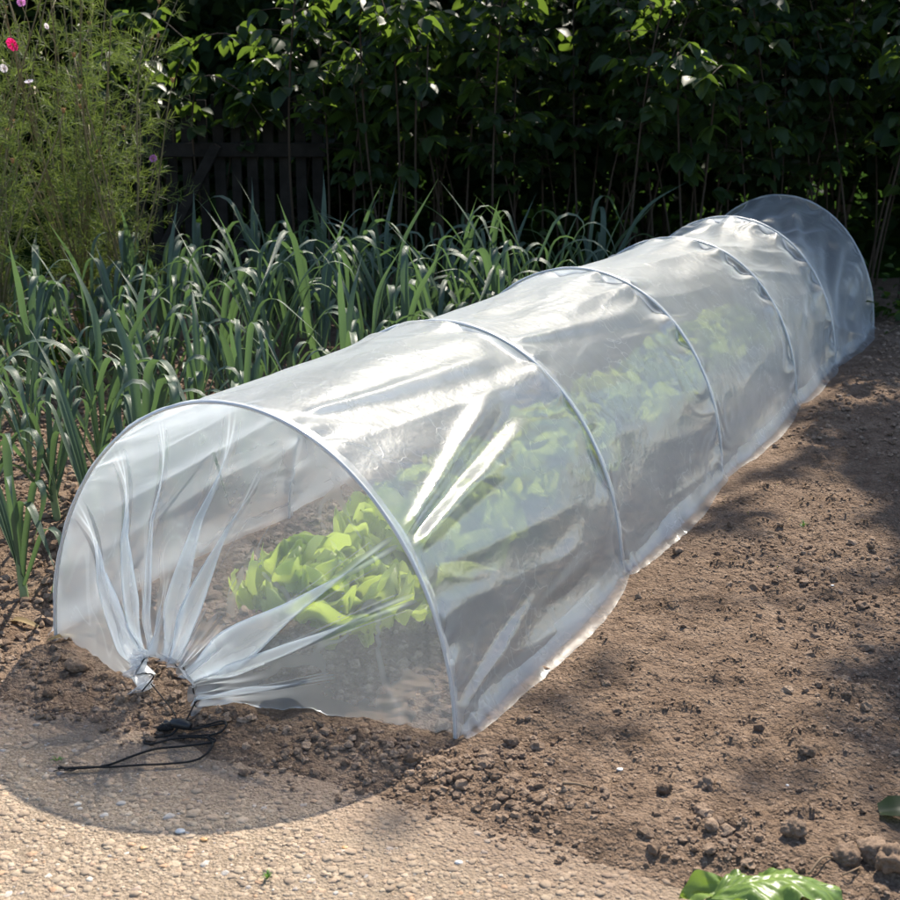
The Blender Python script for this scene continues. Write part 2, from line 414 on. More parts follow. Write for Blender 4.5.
# ------------------------------------------------------------------ soil crumbs
mbc = MB()
def cap_edge(u): return np.interp(u, [0, .42, .50, .82], [0, -.10, -.10, 0])
def under_edge(a, u):
    e = (a > cap_edge(u) - .022) & (a < cap_edge(u) + .03) & (u > -.03) & (u < .85) & ~((a < -.05) & (np.abs(u - .46) < .03))
    f = (a > 0) & (a < 3.9) & (((u > -.055) & (u < .03)) | ((u > .79) & (u < .875)))
    return e | f
def crumbs(n, a0, a1, u0, u1, lo, hi, dens, base, pw=2.5):
    a, u = scatter_au(n, a0, a1, u0, u1)
    P = T(a, u); x, y = P[:, 0], P[:, 1]
    keep = (RG.random(n) < dens(a, u, x, y)) & ~under_edge(a, u); x, y, a = x[keep], y[keep], a[keep]
    s = lo + (hi - lo) * RG.random(len(x)) ** pw
    z = np.maximum(soil_h(x, y), np.where((a < EDGE + .01) & (a > -1.4), .002, -1)) + s * np.where(s < .004, .05, .2)
    v, f, c = stones(np.stack([x, y, z], 1), s, np.where(s < .004, .6, 1.) * RG.uniform(.6, .9, len(x)), .25 + .75 * RG.random(len(x)), base, .2)
    mbc.add(v, None, f, c)
patch = lambda a, u, x, y: np.clip(.22 + 1.3 * fbm(x * 2.6, y * 2.6, 3, 81), .02, 1) * (.3 + .7 * np.exp(-np.clip(a - EDGE, 0, 9) / .45)) * sstep(EDGE - .005, EDGE + .05, a)
crumbs(130000, EDGE, 1.6, -1.2, 0.02, .0010, .0036, lambda a, u, x, y: np.clip(patch(a, u, x, y) + .22, 0, 1), ICO0, 2.1)
crumbs(17000, EDGE, 1.9, -1.3, 0.02, .0028, .0062, patch, ICO0, 2.6)
crumbs(4200, EDGE, 1.2, -1.1, 0.02, .0045, .012, patch, ICO1, 3.2)
front = lambda a, u, x, y: np.exp(-np.abs(a + .11) / .05) * (.55 + .5 * fbm(u * 4, a * 4, 2, 97))
crumbs(19000, EDGE - .03, .1, -.3, 1.3, .0014, .0075, front, ICO1, 2.6)
spill = lambda a, u, x, y: np.clip(.55 + fbm(u * 6, a * 3, 2, 91), 0, 1) * np.exp(-np.clip(EDGE - a, 0, 1) / .012)
crumbs(5200, EDGE - .07, EDGE + .03, -1.3, 1.3, .0012, .0045, spill, ICO0, 2)
inside = lambda a, u, x, y: np.full(len(a), .7)
crumbs(9000, -.02, 2.2, .02, .8, .003, .012, inside, ICO0, 2)
crumbs(20000, -.2, 2.2, .84, 2.4, .003, .013, inside, ICO0, 2)
crumbs(9000, 1.9, 4.4, -1.6, .0, .003, .011, inside, ICO0, 2.4)
tag(link('soil_crumbs', mbc.mesh('soil_crumbs', False), M['clod']), 'loose brown crumbs strewn over the dry soil', 'soil crumbs', None, 'stuff')

# larger clods one can point at
def clod_mesh(s, fl, seed):
    v, f = ICO3; r = np.random.default_rng(seed); s = s * .88
    n = 1 + .30 * fbm(v[:, 0] * 1.7 + seed, v[:, 1] * 1.7 + v[:, 2] * 1.3, 2, seed) + .13 * fbm(v[:, 0] * 5 + v[:, 2] * 3, v[:, 1] * 5 - v[:, 2] * 4, 3, seed + 1) + .10 * np.abs(fbm(v[:, 0] * 9 + v[:, 2] * 6, v[:, 1] * 9 - v[:, 2] * 7, 2, seed + 2))
    w = v * n[:, None] * s; w[:, 2] *= fl
    return mesh('soil_clod', w, None, f, True, np.full(len(v), r.uniform(.25, .75)))
CAMH = 1.0
PIT = math.atan(371 / 1304)
def gp(px, py, z=0.):
    cx = (px - 450) / 1304; cy = -(py - 450) / 1304
    r = V(cx, math.cos(PIT) + cy * math.sin(PIT), -math.sin(PIT) + cy * math.cos(PIT))
    t = (z - CAMH) / r[2]; return V(0, 0, CAMH) + t * r
clods = [
    (706, 784, .017, .8, 'large crumbly soil clod near the path on the right of the bare bed'),
    (702, 808, .013, .6, 'pale flat topped soil clod just below the largest dark clod'),
    (664, 788, .013, .8, 'rounded soil clod lying left of the largest clod on the bare bed'),
    (806, 757, .013, .7, 'lone dark clod casting a shadow on the right side of the bed'),
    (793, 838, .017, .8, 'chunky soil clod right above the shiny green leaf'),
    (848, 862, .020, .8, 'soil clod beside the bent twig in the bottom right corner'),
    (872, 858, .022, .75, 'broad soil clod to the right of the bent twig'),
    (890, 872, .022, .85, 'big clod cut off by the right edge of the photo'),
    (514, 774, .012, .5, 'flat pale brown soil chip lying in front of the tunnel corner'),
    (511, 737, .012, .75, 'dark lump of soil just right of the front hoop foot'),
    (544, 667, .011, .75, 'dark lump of soil beside the folded hem of the cover'),
    (495, 776, .011, .8, 'small round clod left of the flat pale soil chip'),
    (388, 746, .013, .45, 'reddish flat clod tucked under the front edge of the cover'),
    (414, 760, .016, .7, 'dark clod in the shade in front of the cover edge'),
    (77, 668, .019, .8, 'dark moist clod against the left corner of the cover'),
    (58, 660, .013, .8, 'smaller dark clod left of the moist corner clod'),
    (50, 690, .012, .8, 'dark clod in the row of clods leading left from the cover corner'),
    (134, 727, .011, .7, 'small pale clod behind the black drawstring loops'),
    (122, 698, .012, .7, 'orange brown clod below the left cover edge'),
    (678, 551, .012, .7, 'dark clod on the raked soil beside the second hoop'),
    (606, 683, .010, .7, 'small twin clod on the bare soil below the cover hem'),
    (617, 707, .011, .55, 'pale clod in the middle of the bare soil'),
]
for i, (px, py, s, fl, lb) in enumerate(clods):
    g = gp(px, py, .015); z = float(soil_h(g[0], g[1])) + s * fl * .45
    o = link('soil_clod', clod_mesh(s, fl, 100 + i), M['clod'], None, (g[0], g[1], z))
    o.rotation_euler = (0, 0, RG.uniform(0, 6)); tag(o, lb, 'clod', 'loose clods on the soil')

# ------------------------------------------------------------------ the polytunnel
LEN = [0, .776, 1.552, 2.43, 3.07, 3.885]      # where the hoops stand along the bed
HH = [.5, .507, .522, .511, .52, .535]
HALF = .41
tun = tag(empty('grow_tunnel', T(0., HALF, 0.)), 'clear plastic grow tunnel stretched over six arched hoops on the vegetable bed', 'grow tunnel')
TO = T(0., HALF, 0.)
def hoop_pt(a, ph, H, half=HALF):
    """ph 0 = right foot, pi = left foot"""
    u = HALF - half * np.cos(ph); z = H * np.sin(ph)
    return T(a, u, z)
def hh_at(a): return np.interp(a, LEN, HH)
for k, (a, H) in enumerate(zip(LEN, HH)):
    ph = np.linspace(0, PI, 90)
    lean = .0
    P = hoop_pt(np.full(90, a), ph, H) - TO
    P = np.vstack([P[:1] - V(0, 0, .06), P, P[-1:] - V(0, 0, .06)])
    v, q, t = tube(P, .0031, 10)
    mb = MB(); mb.add(v, q, t); hp = link('hoop', mb.mesh('hoop'), M['hoop'], tun)
    # welded sleeve that holds the hoop: a flattened loop of film round it
    m = 120; ph = np.linspace(-.0, PI, m)
    wid = .017 * (1 + .25 * fbm(ph * 5 + k * 9, ph * 0, 2, 300 + k)); wid[:1] *= 1
    off = .0038
    sgn = 1 if k < 5 else -1
    ring = [(-.0045, -.001), (-.003, off * .8), (.0, off), (.003, off * .9), (.008, .0022), (1.0, .0012)]
    rows = []
    for (da, dr) in ring:
        d = np.where(da == 1.0, wid, da) * sgn
        dr_ = dr + .0012 * fbm(ph * 14, ph * 0 + da, 2, 310 + k)
        nrm = np.stack([-np.cos(ph), np.sin(ph)], 1)
        u = HALF - HALF * np.cos(ph) + nrm[:, 0] * dr_; z = H * np.sin(ph) + nrm[:, 1] * dr_
        rows.append(T(a + d, u, np.maximum(z, .002)) - TO)
    v = np.stack(rows, 1).reshape(-1, 3)
    link('sleeve', mesh('sleeve', v, grid_quads(m, len(ring))), M['sleeve'], hp)

# --- the long sheet
NPH = 320
phs = np.linspace(0, PI, NPH)
def cover_disp(a, ph):
    """inward/outward shift of the sheet from the ideal arch"""
    d = np.zeros(np.broadcast(a, ph).shape)
    for k in range(5):
        a0, a1 = LEN[k], LEN[k + 1]; L = a1 - a0
        t = np.clip((a - a0) / L, 0, 1); ins = ((a >= a0) & (a <= a1)).astype(float)
        sag = (.010, .016, .020, .030, .062)[k]
        bow = np.sin(PI * t) ** .8
        # gravity: the top sinks most, flanks stay
        d -= ins * bow * sag * (.35 + .65 * np.sin(ph) ** 2)
        # long taut ridges between hoops: lines running the length with a twist
        q = ph * 5.2 + (t - .5) * (1.1, .7, .9, 1.4, 2.0)[k] + k * 7.7
        rid = 1 - np.abs(vnoise(q, t * .7 + k * 3.1, 400 + k)) * 1.6
        d += ins * np.sin(PI * t) * (.006, .005, .005, .009, .016)[k] * rid
        # diagonal drape folds
        q2 = ph * 7 - t * (2.4, 2.0, 2.6, 3.5, 4.5)[k] + 3.3 * k
        d += ins * np.sin(PI * t) ** .7 * (.004, .004, .004, .008, .013)[k] * vnoise(q2, t * 1.6, 430 + k)
        # puckers beside each hoop
        e0 = np.exp(-t * L / .045) * (1 - np.exp(-t * L / .012)); e1 = np.exp(-(1 - t) * L / .06) * (1 - np.exp(-(1 - t) * L / .014))
        d += ins * (e0 * .012 * vnoise(ph * 13 + k, t * 2, 450 + k) + e1 * .025 * (vnoise(ph * 9 + k * 5, t * 2, 460 + k) - .35))
        # sharp little crinkles, thickest by the hoops
        cz = .35 + 1.1 * np.exp(-t * L / .07) + 1.3 * np.exp(-(1 - t) * L / .10)
        rg = 1 - 2.4 * np.abs(vnoise(ph * 8 + a * 9 + 3 * vnoise(ph * 4, a * 6, 470 + k), a * 3.4 - ph * 3, 475 + k))
        d += ins * (1 - np.exp(-np.minimum(t, 1 - t) * L / .015)) * .0017 * cz * np.clip(rg, -.3, 1)
    return d
rowsA = []
for k in range(5):
    n = (92, 84, 84, 64, 76)[k]
    s = np.linspace(0, 1, n, endpoint=(k == 4)); s = s - .09 * np.sin(2 * PI * s)   # closer rows near the hoops
    rowsA += list(LEN[k] + s * (LEN[k + 1] - LEN[k]))
av = np.array(rowsA)
A_, P_ = np.meshgrid(av, phs, indexing='ij')
D = cover_disp(A_, P_)
# the sharp bright crease in the first bay: two ridges fanning out from the front hoop
def ridge(a, ph, a0, p0, a1, p1, w, h):
    t = np.clip((a - a0) / (a1 - a0), 0, 1); pc = p0 + (p1 - p0) * t
    on = sstep(a0 - .01, a0 + .05, a) * (1 - sstep(a1 - .18, a1, a))
    return h * on * np.exp(-((ph - pc) / (w * (.35 + t))) ** 2)
D += ridge(A_, P_, .02, .64, .62, .82, .05, .012) - ridge(A_, P_, .02, .68, .66, .93, .05, .010) + ridge(A_, P_, .02, .70, .62, 1.04, .05, .012)
D += ridge(A_, P_, .05, 1.30, .74, 1.16, .05, .008) + ridge(A_, P_, .80, 1.2, 1.5, 1.02, .06, .007)
D += ridge(A_, P_, .02, .10, .7, .34, .05, .006)
H_ = hh_at(A_)
nu = -np.cos(P_); nz = np.sin(P_)
ub = HALF - HALF * np.cos(P_) + nu * D; zb = H_ * np.sin(P_) + nz * D
# foot of the sheet kicks outward between the hoops
bay = np.zeros_like(A_)
for k in range(5):
    t = (A_ - LEN[k]) / (LEN[k + 1] - LEN[k]); bay += np.where((t >= 0) & (t <= 1), np.sin(PI * np.clip(t, 0, 1)) ** .6, 0)
kick = (.016 * bay + .004) * (1 - sstep(0, .10, zb)) * (1 + .35 * fbm(A_ * 5, P_ * 0, 2, 480))
ub += np.where(P_ < PI / 2, -kick, kick)
def softmax_(z, lo, k=.004): return lo + k * np.logaddexp(0, (z - lo) / k)
_w = T(A_, ub); gz_ = np.maximum(soil_h(_w[..., 0], _w[..., 1]), 0) + .004
verts = T(A_, ub, softmax_(zb, gz_)) - TO
uvs = np.stack([A_, P_], -1).reshape(-1, 2)
cover = link('cover', mesh('cover', verts.reshape(-1, 3), grid_quads(len(av), NPH)[:, ::-1], uv=uvs), M['film'], tun)
# --- welded hem along both feet (double film)
for side in (0, 1):
    rows = []
    am = av
    idx = 0 if side == 0 else NPH - 1
    base = verts[:, idx]; sg = -1 if side == 0 else 1
    bay1 = bay[:, 0]
    w = .016 + .016 * bay1 * (1 + .4 * fbm(am * 2.6, am * 0, 2, 490 + side))
    for (f, z) in ((-.35, .040), (-.05, .024), (.3, .011), (.65, .004), (.9, .0015)):
        p = base + WD * (sg * w * f)[:, None]; pw_ = p + TO
        p[:, 2] = np.maximum(soil_h(pw_[:, 0], pw_[:, 1]), 0) + z + .003 * fbm(am * 3.5, am * 0 + f, 2, 495) * (1 if z > .01 else .3) + .004
        rows.append(p)
    v = np.stack(rows, 1).reshape(-1, 3)
    link('hem', mesh('hem', v, grid_quads(len(am), len(rows))), M['hem'], cover)

# --- gathered end sheets
def end_cover(a_h, H, sgn, folds, Wf, cen_a, cen_u, hw, ht, seed, ncol=900, nt=84, name='end_cover'):
    s = np.linspace(0, 1, ncol); t = np.linspace(0, 1, nt)
    ph = s * PI
    Hp = hoop_pt(np.full(ncol, a_h), ph, H - .004, HALF - .004)
    th = s * PI
    # the mouth: a small upright arch drawn tight by the cord
    aw = np.cos(th)
    mu = cen_u - hw * np.sign(aw) * np.abs(aw) ** .55
    mz = ht * np.sin(th) ** .75
    ma = cen_a + sgn * -.03 * np.sin(th)
    Ap = T(ma, mu, np.maximum(mz, .012))
    S, Tt = np.meshgrid(s, t, indexing='ij')
    P = Hp[:, None] * (1 - Tt[..., None]) + Ap[:, None] * Tt[..., None]
    # the sheet first follows the hoop a little, then turns in
    P += (-AX * sgn)[None, None] * (-.02 * np.sin(PI * np.clip(Tt * 2.2, 0, 1)) * np.sin(S * PI))[..., None]
    tan = np.gradient(P, axis=0); tl = np.linalg.norm(tan, axis=2, keepdims=True); tan = tan / (tl + 1e-9)
    dn = np.gradient(P, axis=1); nor = np.cross(tan, dn); nor /= np.linalg.norm(nor, axis=2, keepdims=True) + 1e-9
    nor *= np.sign((nor * (-AX * sgn)).sum(2, keepdims=True) + 1e-9)
    off_t = np.zeros_like(S); off_n = np.zeros_like(S); cre = np.zeros_like(S)
    for (sk, t0, W, h) in folds:
        x = (S - sk) / h
        tri = np.where(x < -1 / 3, (x + 1) * 1.5, np.where(x < 1 / 3, -3 * x, (x - 1) * 1.5)); tri = np.where(np.abs(x) < 1, tri, 0)
        w = W * Wf * sstep(t0, .85, Tt) * (1 - .62 * sstep(.78, 1.0, Tt))
        # a fold lays the sheet over itself; its tip fades to nothing at the hoop
        w = w * sstep(0, .13, np.minimum(S, 1 - S)) if sk < .08 or sk > .92 else w
        off_t += w * tri * (.9 + .2 * vnoise(Tt * 4, Tt * 0 + sk * 31, seed))
        lay = np.where(np.abs(x) < 1, -x, 0)
        for x0 in (-1 / 3, 1 / 3): cre += np.exp(-((x - x0) / .14) ** 2) * sstep(t0 - .02, t0 + .12, Tt) * .8
        cre += .08 * np.exp(-(x / .9) ** 4) * sstep(t0, t0 + .3, Tt)
        off_n += (.0055 * lay) * sstep(t0, t0 + .2, Tt)
        off_n += .010 * np.exp(-(x / 3.2) ** 2) * sstep(t0, .7, Tt) * (1 - sstep(.8, 1, Tt))
    # soft pleats and puckering towards the cord
    off_n += .006 * sstep(.05, .6, Tt) * vnoise(S * 13 + .8 * Tt, Tt * 1.6, seed + 1)
    off_n += .011 * sstep(.6, .98, Tt) * vnoise(S * 48, Tt * 3, seed + 2)
    off_n += .012 * sstep(.72, .97, Tt) * vnoise(S * 85, Tt * 5, seed + 3)
    off_n += .004 * np.exp(-Tt / .06) * Tt / .06 * vnoise(S * 40, Tt, seed + 4)
    cre += .35 * sstep(.72, .98, Tt) * (.4 + .6 * np.clip(vnoise(S * 85, Tt * 5, seed + 3) + .3, 0, 1))
    hair = np.abs(vnoise(S * 17 + 2 * vnoise(S * 9, Tt * 5, seed + 6), Tt * 1.6, seed + 5)); cre += .13 * np.exp(-(hair / .02) ** 2) * sstep(.02, .25, Tt)
    P = P + tan * off_t[..., None] + nor * off_n[..., None]
    # a frill of loose film beyond the cord
    _g = np.maximum(soil_h(P[..., 0], P[..., 1]), 0)
    P[..., 2] = softmax_(P[..., 2], _g + .006, .003)
    v = P.reshape(-1, 3) - TO
    o = link(name, mesh(name, v, grid_quads(ncol, nt), col=cre.ravel(), uv=np.stack([S, Tt], -1).reshape(-1, 2)), M['cap'], tun)
    # frill
    frr = []
    e = P[:, -1]; n2 = 5
    inn = T(cen_a, cen_u, 0) - e; inn[:, 2] = 0
    ax3 = -AX * sgn
    for j in range(n2):
        f = j / (n2 - 1)
        d = ax3[None] * (.020 * f) + (e - (T(cen_a, cen_u, .03)))*( .16 * f) + V(0, 0, 1)[None] * (.009 * f * vnoise(s * 60, s * 0 + j * .3, seed + 7))[:, None]
        p = e + d + WD * (.010 * f * vnoise(s * 70, s * 0 + 5, seed + 8))[:, None]
        p[:, 2] = softmax_(p[:, 2], np.maximum(soil_h(p[:, 0], p[:, 1]), 0) + .008, .002); frr.append(p)
    v = np.stack(frr, 1).reshape(-1, 3) - TO
    link('frill', mesh('frill', v, grid_quads(ncol, n2)), M['sleeve'], o)
    return o, e
folds = [(.085, .45, .010, .008), (.158, .05, .020, .011), (.222, .02, .036, .015), (.425, .22, .022, .012), (.49, .02, .028, .013),
         (.61, .04, .012, .009), (.70, .03, .036, .014), (.81, .01, .046, .016)]
endc, mouth = end_cover(LEN[0], HH[0], 1, folds, 1.0, -.105, .462, .052, .104, 500)
folds2 = [(x, .1, .03, .016) for x in (.1, .22, .35, .47, .58, .7, .82, .92)]
end_cover(LEN[5], HH[5], -1, folds2, 1.0, LEN[5] + .10, .42, .04, .09, 540, 400, 50)

# --- drawstring with cord lock
ds = MB()
def cordpath(pts, n=80, r=.0013):
    v, q, t = tube(spline(pts, n), r, 6); ds.add(v, q, t)
def gz(px, py, z=.006):
    g = gp(px, py, z); return np.array([g[0], g[1], z + max(0., float(soil_h(g[0], g[1])))]) - TO
mid = mouth[::45] - TO + (-AX * .004); 
cordpath(mid, 160, .0012)
fr_ = mouth[0] - TO; fl_ = mouth[-1] - TO
lockp = gz(180, 726, .012)
cordpath([fl_ + V(0, 0, .004), gz(172, 712, .02), gz(177, 722, .016), lockp], 30)
cordpath([fr_ + V(0, 0, .004), gz(196, 708, .02), gz(186, 722, .016), lockp], 30)
cordpath([lockp, gz(190, 731), gz(208, 730), gz(226, 733), gz(222, 737), gz(208, 739), gz(213, 745), gz(206, 754), gz(192, 761), gz(165, 764), gz(140, 765), gz(110, 767), gz(84, 767), gz(64, 769)], 140, .0018)
cordpath([lockp, gz(170, 735), gz(150, 738), gz(144, 742), gz(152, 744), gz(172, 739), gz(195, 738), gz(212, 741), gz(213, 744), gz(185, 746), gz(155, 749), gz(130, 757), gz(108, 765), gz(84, 768), gz(58, 768)], 140, .0018)
cordpath([lockp, gz(192, 730), gz(205, 729), gz(222, 731), gz(227, 734), gz(218, 738), gz(200, 737), gz(178, 736)], 80, .0016)
for k in range(5):    # frayed tail
    cordpath([gz(80, 768), gz(70 + RG.uniform(-3, 3), 769 + RG.uniform(-2, 2)), gz(56 + RG.uniform(-3, 6), 769 + RG.uniform(-4, 4), .008)], 16, .0007)
string = link('drawstring', ds.mesh('drawstring'), M['cord'], tun)
lk = MB()
v, q, t = tube([lockp + V(-.016, .006, .0), lockp + V(-.012, .004, .002), lockp + V(0, 0, .003), lockp + V(.012, -.004, .002), lockp + V(.018, -.006, .001)], [.0045, .0075, .0085, .0075, .006], 14); lk.add(v, q, t)
v, q, t = tube([lockp + V(-.016, .006, .0), lockp + V(-.026, .010, -.001)], [.0045, .005], 12); lk.add(v, q, t)
link('cord_lock', lk.mesh('cord_lock'), M['lock'], string)
lk = MB(); kn = gz(165, 729, .008)
v, q, t = tube([kn + V(-.012, -.003, 0), kn + V(-.004, 0, .003), kn + V(.006, .002, .002), kn + V(.014, .001, 0)], [.003, .0065, .007, .003], 10); lk.add(v, q, t)
link('knot', lk.mesh('knot'), M['cord'], string)

# ------------------------------------------------------------------ leaves: generic strap, blade and leaflet builders
def strap_leaf(length, width, rise, droop, kink, seed, fold=.35, n=26, m=5):
    """leek leaf in local coordinates: starts at origin, leans to +X, arches over"""
    r = np.random.default_rng(seed)
    t = np.linspace(0, 1, n)
    kw = .09 + .16 * r.random()
    ang = rise - droop * sstep(kink - kw, kink + kw, t) - .22 * t + .06 * np.sin(t * 9 + seed)
    ds_ = length / (n - 1)
    x = np.concatenate([[0], np.cumsum(np.cos(ang[:-1]) * ds_)]); z = np.concatenate([[0], np.cumsum(np.sin(ang[:-1]) * ds_)])
    y = .03 * length * np.sin(t * 3 + seed) * t
    w = width * (.75 + .35 * sstep(0, .3, t)) * (1 - sstep(.55, 1.0, t) ** 1.2 * .97)
    tw = (r.uniform(-.6, .6)) * t
    c = np.stack([x, y, z], 1); tg = np.gradient(c, axis=0); tg /= np.linalg.norm(tg, axis=1)[:, None]
    side = np.stack([-np.sin(tw) * tg[:, 2], np.cos(tw), np.sin(tw) * tg[:, 0]], 1)
    side -= tg * (side * tg).sum(1)[:, None]; side /= np.linalg.norm(side, axis=1)[:, None]
    nr = np.cross(tg, side)
    k = np.linspace(-1, 1, m)
    fo = fold * (1 - .75 * sstep(.25, .8, t))
    v = c[:, None] + side[:, None] * (k[None, :, None] * w[:, None, None]) + nr[:, None] * ((np.abs(k) ** 1.3)[None, :, None] * (w * fo * 1.6)[:, None, None])
    uv = np.stack(np.broadcast_arrays((k * .5 + .5)[None], t[:, None]), -1).reshape(-1, 2)
    return v.reshape(-1, 3), grid_quads(n, m), uv

def place(v, rz, tilt=0., loc=(0, 0, 0)):
    c, s = math.cos(tilt), math.sin(tilt); R1 = np.array([[c, 0, s], [0, 1, 0], [-s, 0, c]])
    c, s = math.cos(rz), math.sin(rz); R2 = np.array([[c, -s, 0], [s, c, 0], [0, 0, 1]])
    return v @ (R2 @ R1).T + np.asarray(loc)

leek_protos = []
def build_leek(seed, H=.55, loc=(0, 0, 0)):
    r = np.random.default_rng(seed)
    root = empty('leek', loc)
    sh = .13 + r.uniform(-.02, .03)
    pth = np.array([[0, 0, -.02], [0, 0, .02], [.002, 0, sh * .5], [0, .002, sh], [0, 0, sh + .09]])
    v, q, t = tube(spline(pth, 18), np.interp(np.linspace(0, 1, 18), [0, .2, .7, 1], [.013, .0125, .012, .005]), 12)
    mb = MB(); mb.add(v, q, t, np.interp(v[:, 2], [0, sh], [.9, .1])); link('shaft', mb.mesh('shaft'), M['shaft'], root)
    nl = r.integers(7, 11); az0 = r.uniform(0, PI)
    for i in range(nl):
        az = az0 + (i % 2) * PI + r.normal(0, .28)
        young = i / (nl - 1)
        L = H * r.uniform(.8, 1.12) * (1.05 - .18 * abs(young - .5))
        rise = 1.02 + .46 * young + r.normal(0, .07)
        droop = r.uniform(1.7, 3.3); kink = r.uniform(.45, .72)
        if r.random() < .10 + .25 * (young > .8): droop = r.uniform(.1, .7)
        v, q, uv = strap_leaf(L, .0074 + .0052 * r.random(), min(rise, 1.52), droop, kink, int(r.integers(1e6)), .4)
        z0 = sh * (.35 + .6 * young)
        v = place(v, az, 0, (0, 0, z0)) + V(math.cos(az), math.sin(az), 0) * .006
        mb = MB(); mb.add(v, q, None, np.full(len(v), r.uniform(.1, .95)), uv)
        link('leaf', mb.mesh('leaf'), M['leek'], root)
    return root
def copy_tree(o, parent=None):
    c = o.copy(); COL.objects.link(c)
    if parent is not None: c.parent = parent
    for ch in list(o.children): copy_tree(ch, c)
    return c
rows_u = [1.02, 1.32, 1.64, 1.97, 2.32]
row_lab = ['leek in the row right beside the plastic tunnel', 'leek in the second row away from the tunnel', 'leek in the third row, middle of the leek patch',
           'leek in the fourth row, beyond the middle of the patch', 'leek in the fifth row near the tall feathery flowers', 'leek in the outermost row by the left edge of the photo']
protos = [build_leek(900 + i, .60 + .05 * (i % 3)) for i in range(9)]
used = [0] * len(protos); nleek = 0
special = {}
for ri, u in enumerate(rows_u):
    a_s = np.arange(.10 if ri < 2 else (.35 if ri < 4 else .6), 3.45 - .12 * ri, .205)
    for ai, a in enumerate(a_s):
        a2 = a + RG.normal(0, .02); u2 = u + RG.normal(0, .025)
        g = T(a2, u2)
        dep = g[1]
        if g[0] < -.40 * dep - .15: continue
        pi_ = int(RG.integers(len(protos)))
        if not used[pi_]: o = protos[pi_]; used[pi_] = 1
        else: o = copy_tree(protos[pi_])
        o.location = (g[0], g[1], float(soil_h(g[0], g[1])))
        o.rotation_euler = (RG.normal(0, .05), RG.normal(0, .05), RG.uniform(0, 2 * PI))
        sc_ = RG.uniform(.85, 1.1) * (.92 + .06 * min(a, 2.0)) * (.82 if a < 1.4 else .93); o.scale = (sc_, sc_, sc_)
        lab = row_lab[ri]
        if ri == 0 and ai == 0: lab = 'thick stemmed leek at the near left corner of the plastic cover'; 
        elif ri == 0 and a > 3.2: lab = 'last leek of the row, rising beside the far hoops of the tunnel'
        tag(o, lab, 'leek', 'leeks in rows beside the tunnel'); nleek += 1
for k, o in enumerate(protos):
    if not used[k]:
        for ch in list(o.children): bpy.data.objects.remove(ch)
        bpy.data.objects.remove(o)
# dry fallen leek leaf near the corner
for (px, py, rz, L, lb) in ((38, 628, 2.8, .11, 'withered straw coloured leaf lying at the foot of the nearest leek'), (48, 643, .4, .07, 'small dry leaf scrap lying left of the cover corner')):
    g = gp(px, py, .01); v, q, uv = strap_leaf(L, .007, .25, .45, .4, int(px), .2, 18)
    mb = MB(); mb.add(place(v, rz), q, None, .4, uv)
    o = link('dry_leaf', mb.mesh('dry_leaf'), M['straw'], None, (g[0], g[1], float(soil_h(g[0], g[1])) + .006)); tag(o, lb, 'leaf')

# ------------------------------------------------------------------ lettuces under the film
def lettuce_leaf(L, W, curl, seed, n=44, m=71, a0=1.25):
    r = np.random.default_rng(seed)
    t = np.linspace(0, 1, n)[:, None]; k = np.linspace(-1, 1, m)[None]
    ang = a0 - curl * t ** 1.3
    dx = np.cos(ang) * L / (n - 1); dz = np.sin(ang) * L / (n - 1)
    x = np.cumsum(dx, 0) - dx[0]; z = np.cumsum(dz, 0) - dz[0]
    w = W * (.18 + .90 * sstep(.05, .55, t)) * np.sqrt(1 - .985 * np.clip((t - .5) / .5, 0, 1) ** 2.6)
    edge = np.clip(np.maximum(np.abs(k) ** 2.2 * sstep(.15, .45, t), sstep(.62, 1, t) ** 1.2), 0, 1)
    ph = np.arctan2(k * 1.0, (t - .35))
    ruf = np.sin(ph * 11 + 2 * r.random() + 2.5 * fbm(ph * 2, t, 2, seed)) * .017 * edge ** 1.6 + np.sin(ph * 31 + seed + 2 * fbm(ph * 3, t * 3, 2, seed + 1)) * .016 * edge ** 2.2 + np.sin(ph * 55 + seed) * .008 * edge ** 3
    ruf = ruf + .012 * fbm(k * 5 + t * 0, t * 6, 2, seed + 3) * (.3 + edge)
    nx, nz = -np.sin(ang), np.cos(ang)
    cup = .35 * W * k ** 2
    X = x + nx * (ruf + cup); Zz = z + nz * (ruf + cup)
    short = 1 - .10 * np.abs(k) ** 2 * sstep(.3, 1., t)
    x = x * short; z = z * short
    Yy = w * k + 0 * t + .012 * edge * np.sin(ph * 21 + seed)
    tint = np.clip(.05 + .95 * edge ** 1.5 + .25 * np.exp(-(k / .06) ** 2) * (1 - t) + .15 * fbm(k * 6 + 0 * t, t * 6, 2, seed + 9), 0, 1)
    v = np.stack([X + 0 * k, Yy, Zz + 0 * k], -1).reshape(-1, 3)
    return v, grid_quads(n, m), tint.ravel()
def build_lettuce(seed, R):
    r = np.random.default_rng(seed); root = empty('lettuce')
    mb = MB(); v, q, t = tube([[0, 0, -.01], [0, 0, .02], [0, 0, .045]], [.016, .018, .012], 12); mb.add(v, q, t, .9); link('stump', mb.mesh('stump'), M['lettuce'], root)
    n = 13
    for i in range(n):
        f = i / (n - 1)     # outer first
        L = R * (1.25 - .35 * f) * r.uniform(.9, 1.1); W = R * (.80 - .22 * f) * r.uniform(.9, 1.1)
        v, q, c = lettuce_leaf(L, W, 1.0 - .55 * f + r.uniform(-.1, .15), int(r.integers(1e5)), a0=.66 + .82 * f)
        v = place(v, i * 2.4 + r.normal(0, .2), 0, (0, 0, .015 + .02 * f)); v[:, 2] = np.logaddexp(0, v[:, 2] / .006) * .006 + .004
        mb = MB(); mb.add(v, q, None, c); link('leaf', mb.mesh('leaf'), M['lettuce'], root)
    return root
lp = [build_lettuce(1200 + i, .17) for i in range(3)]
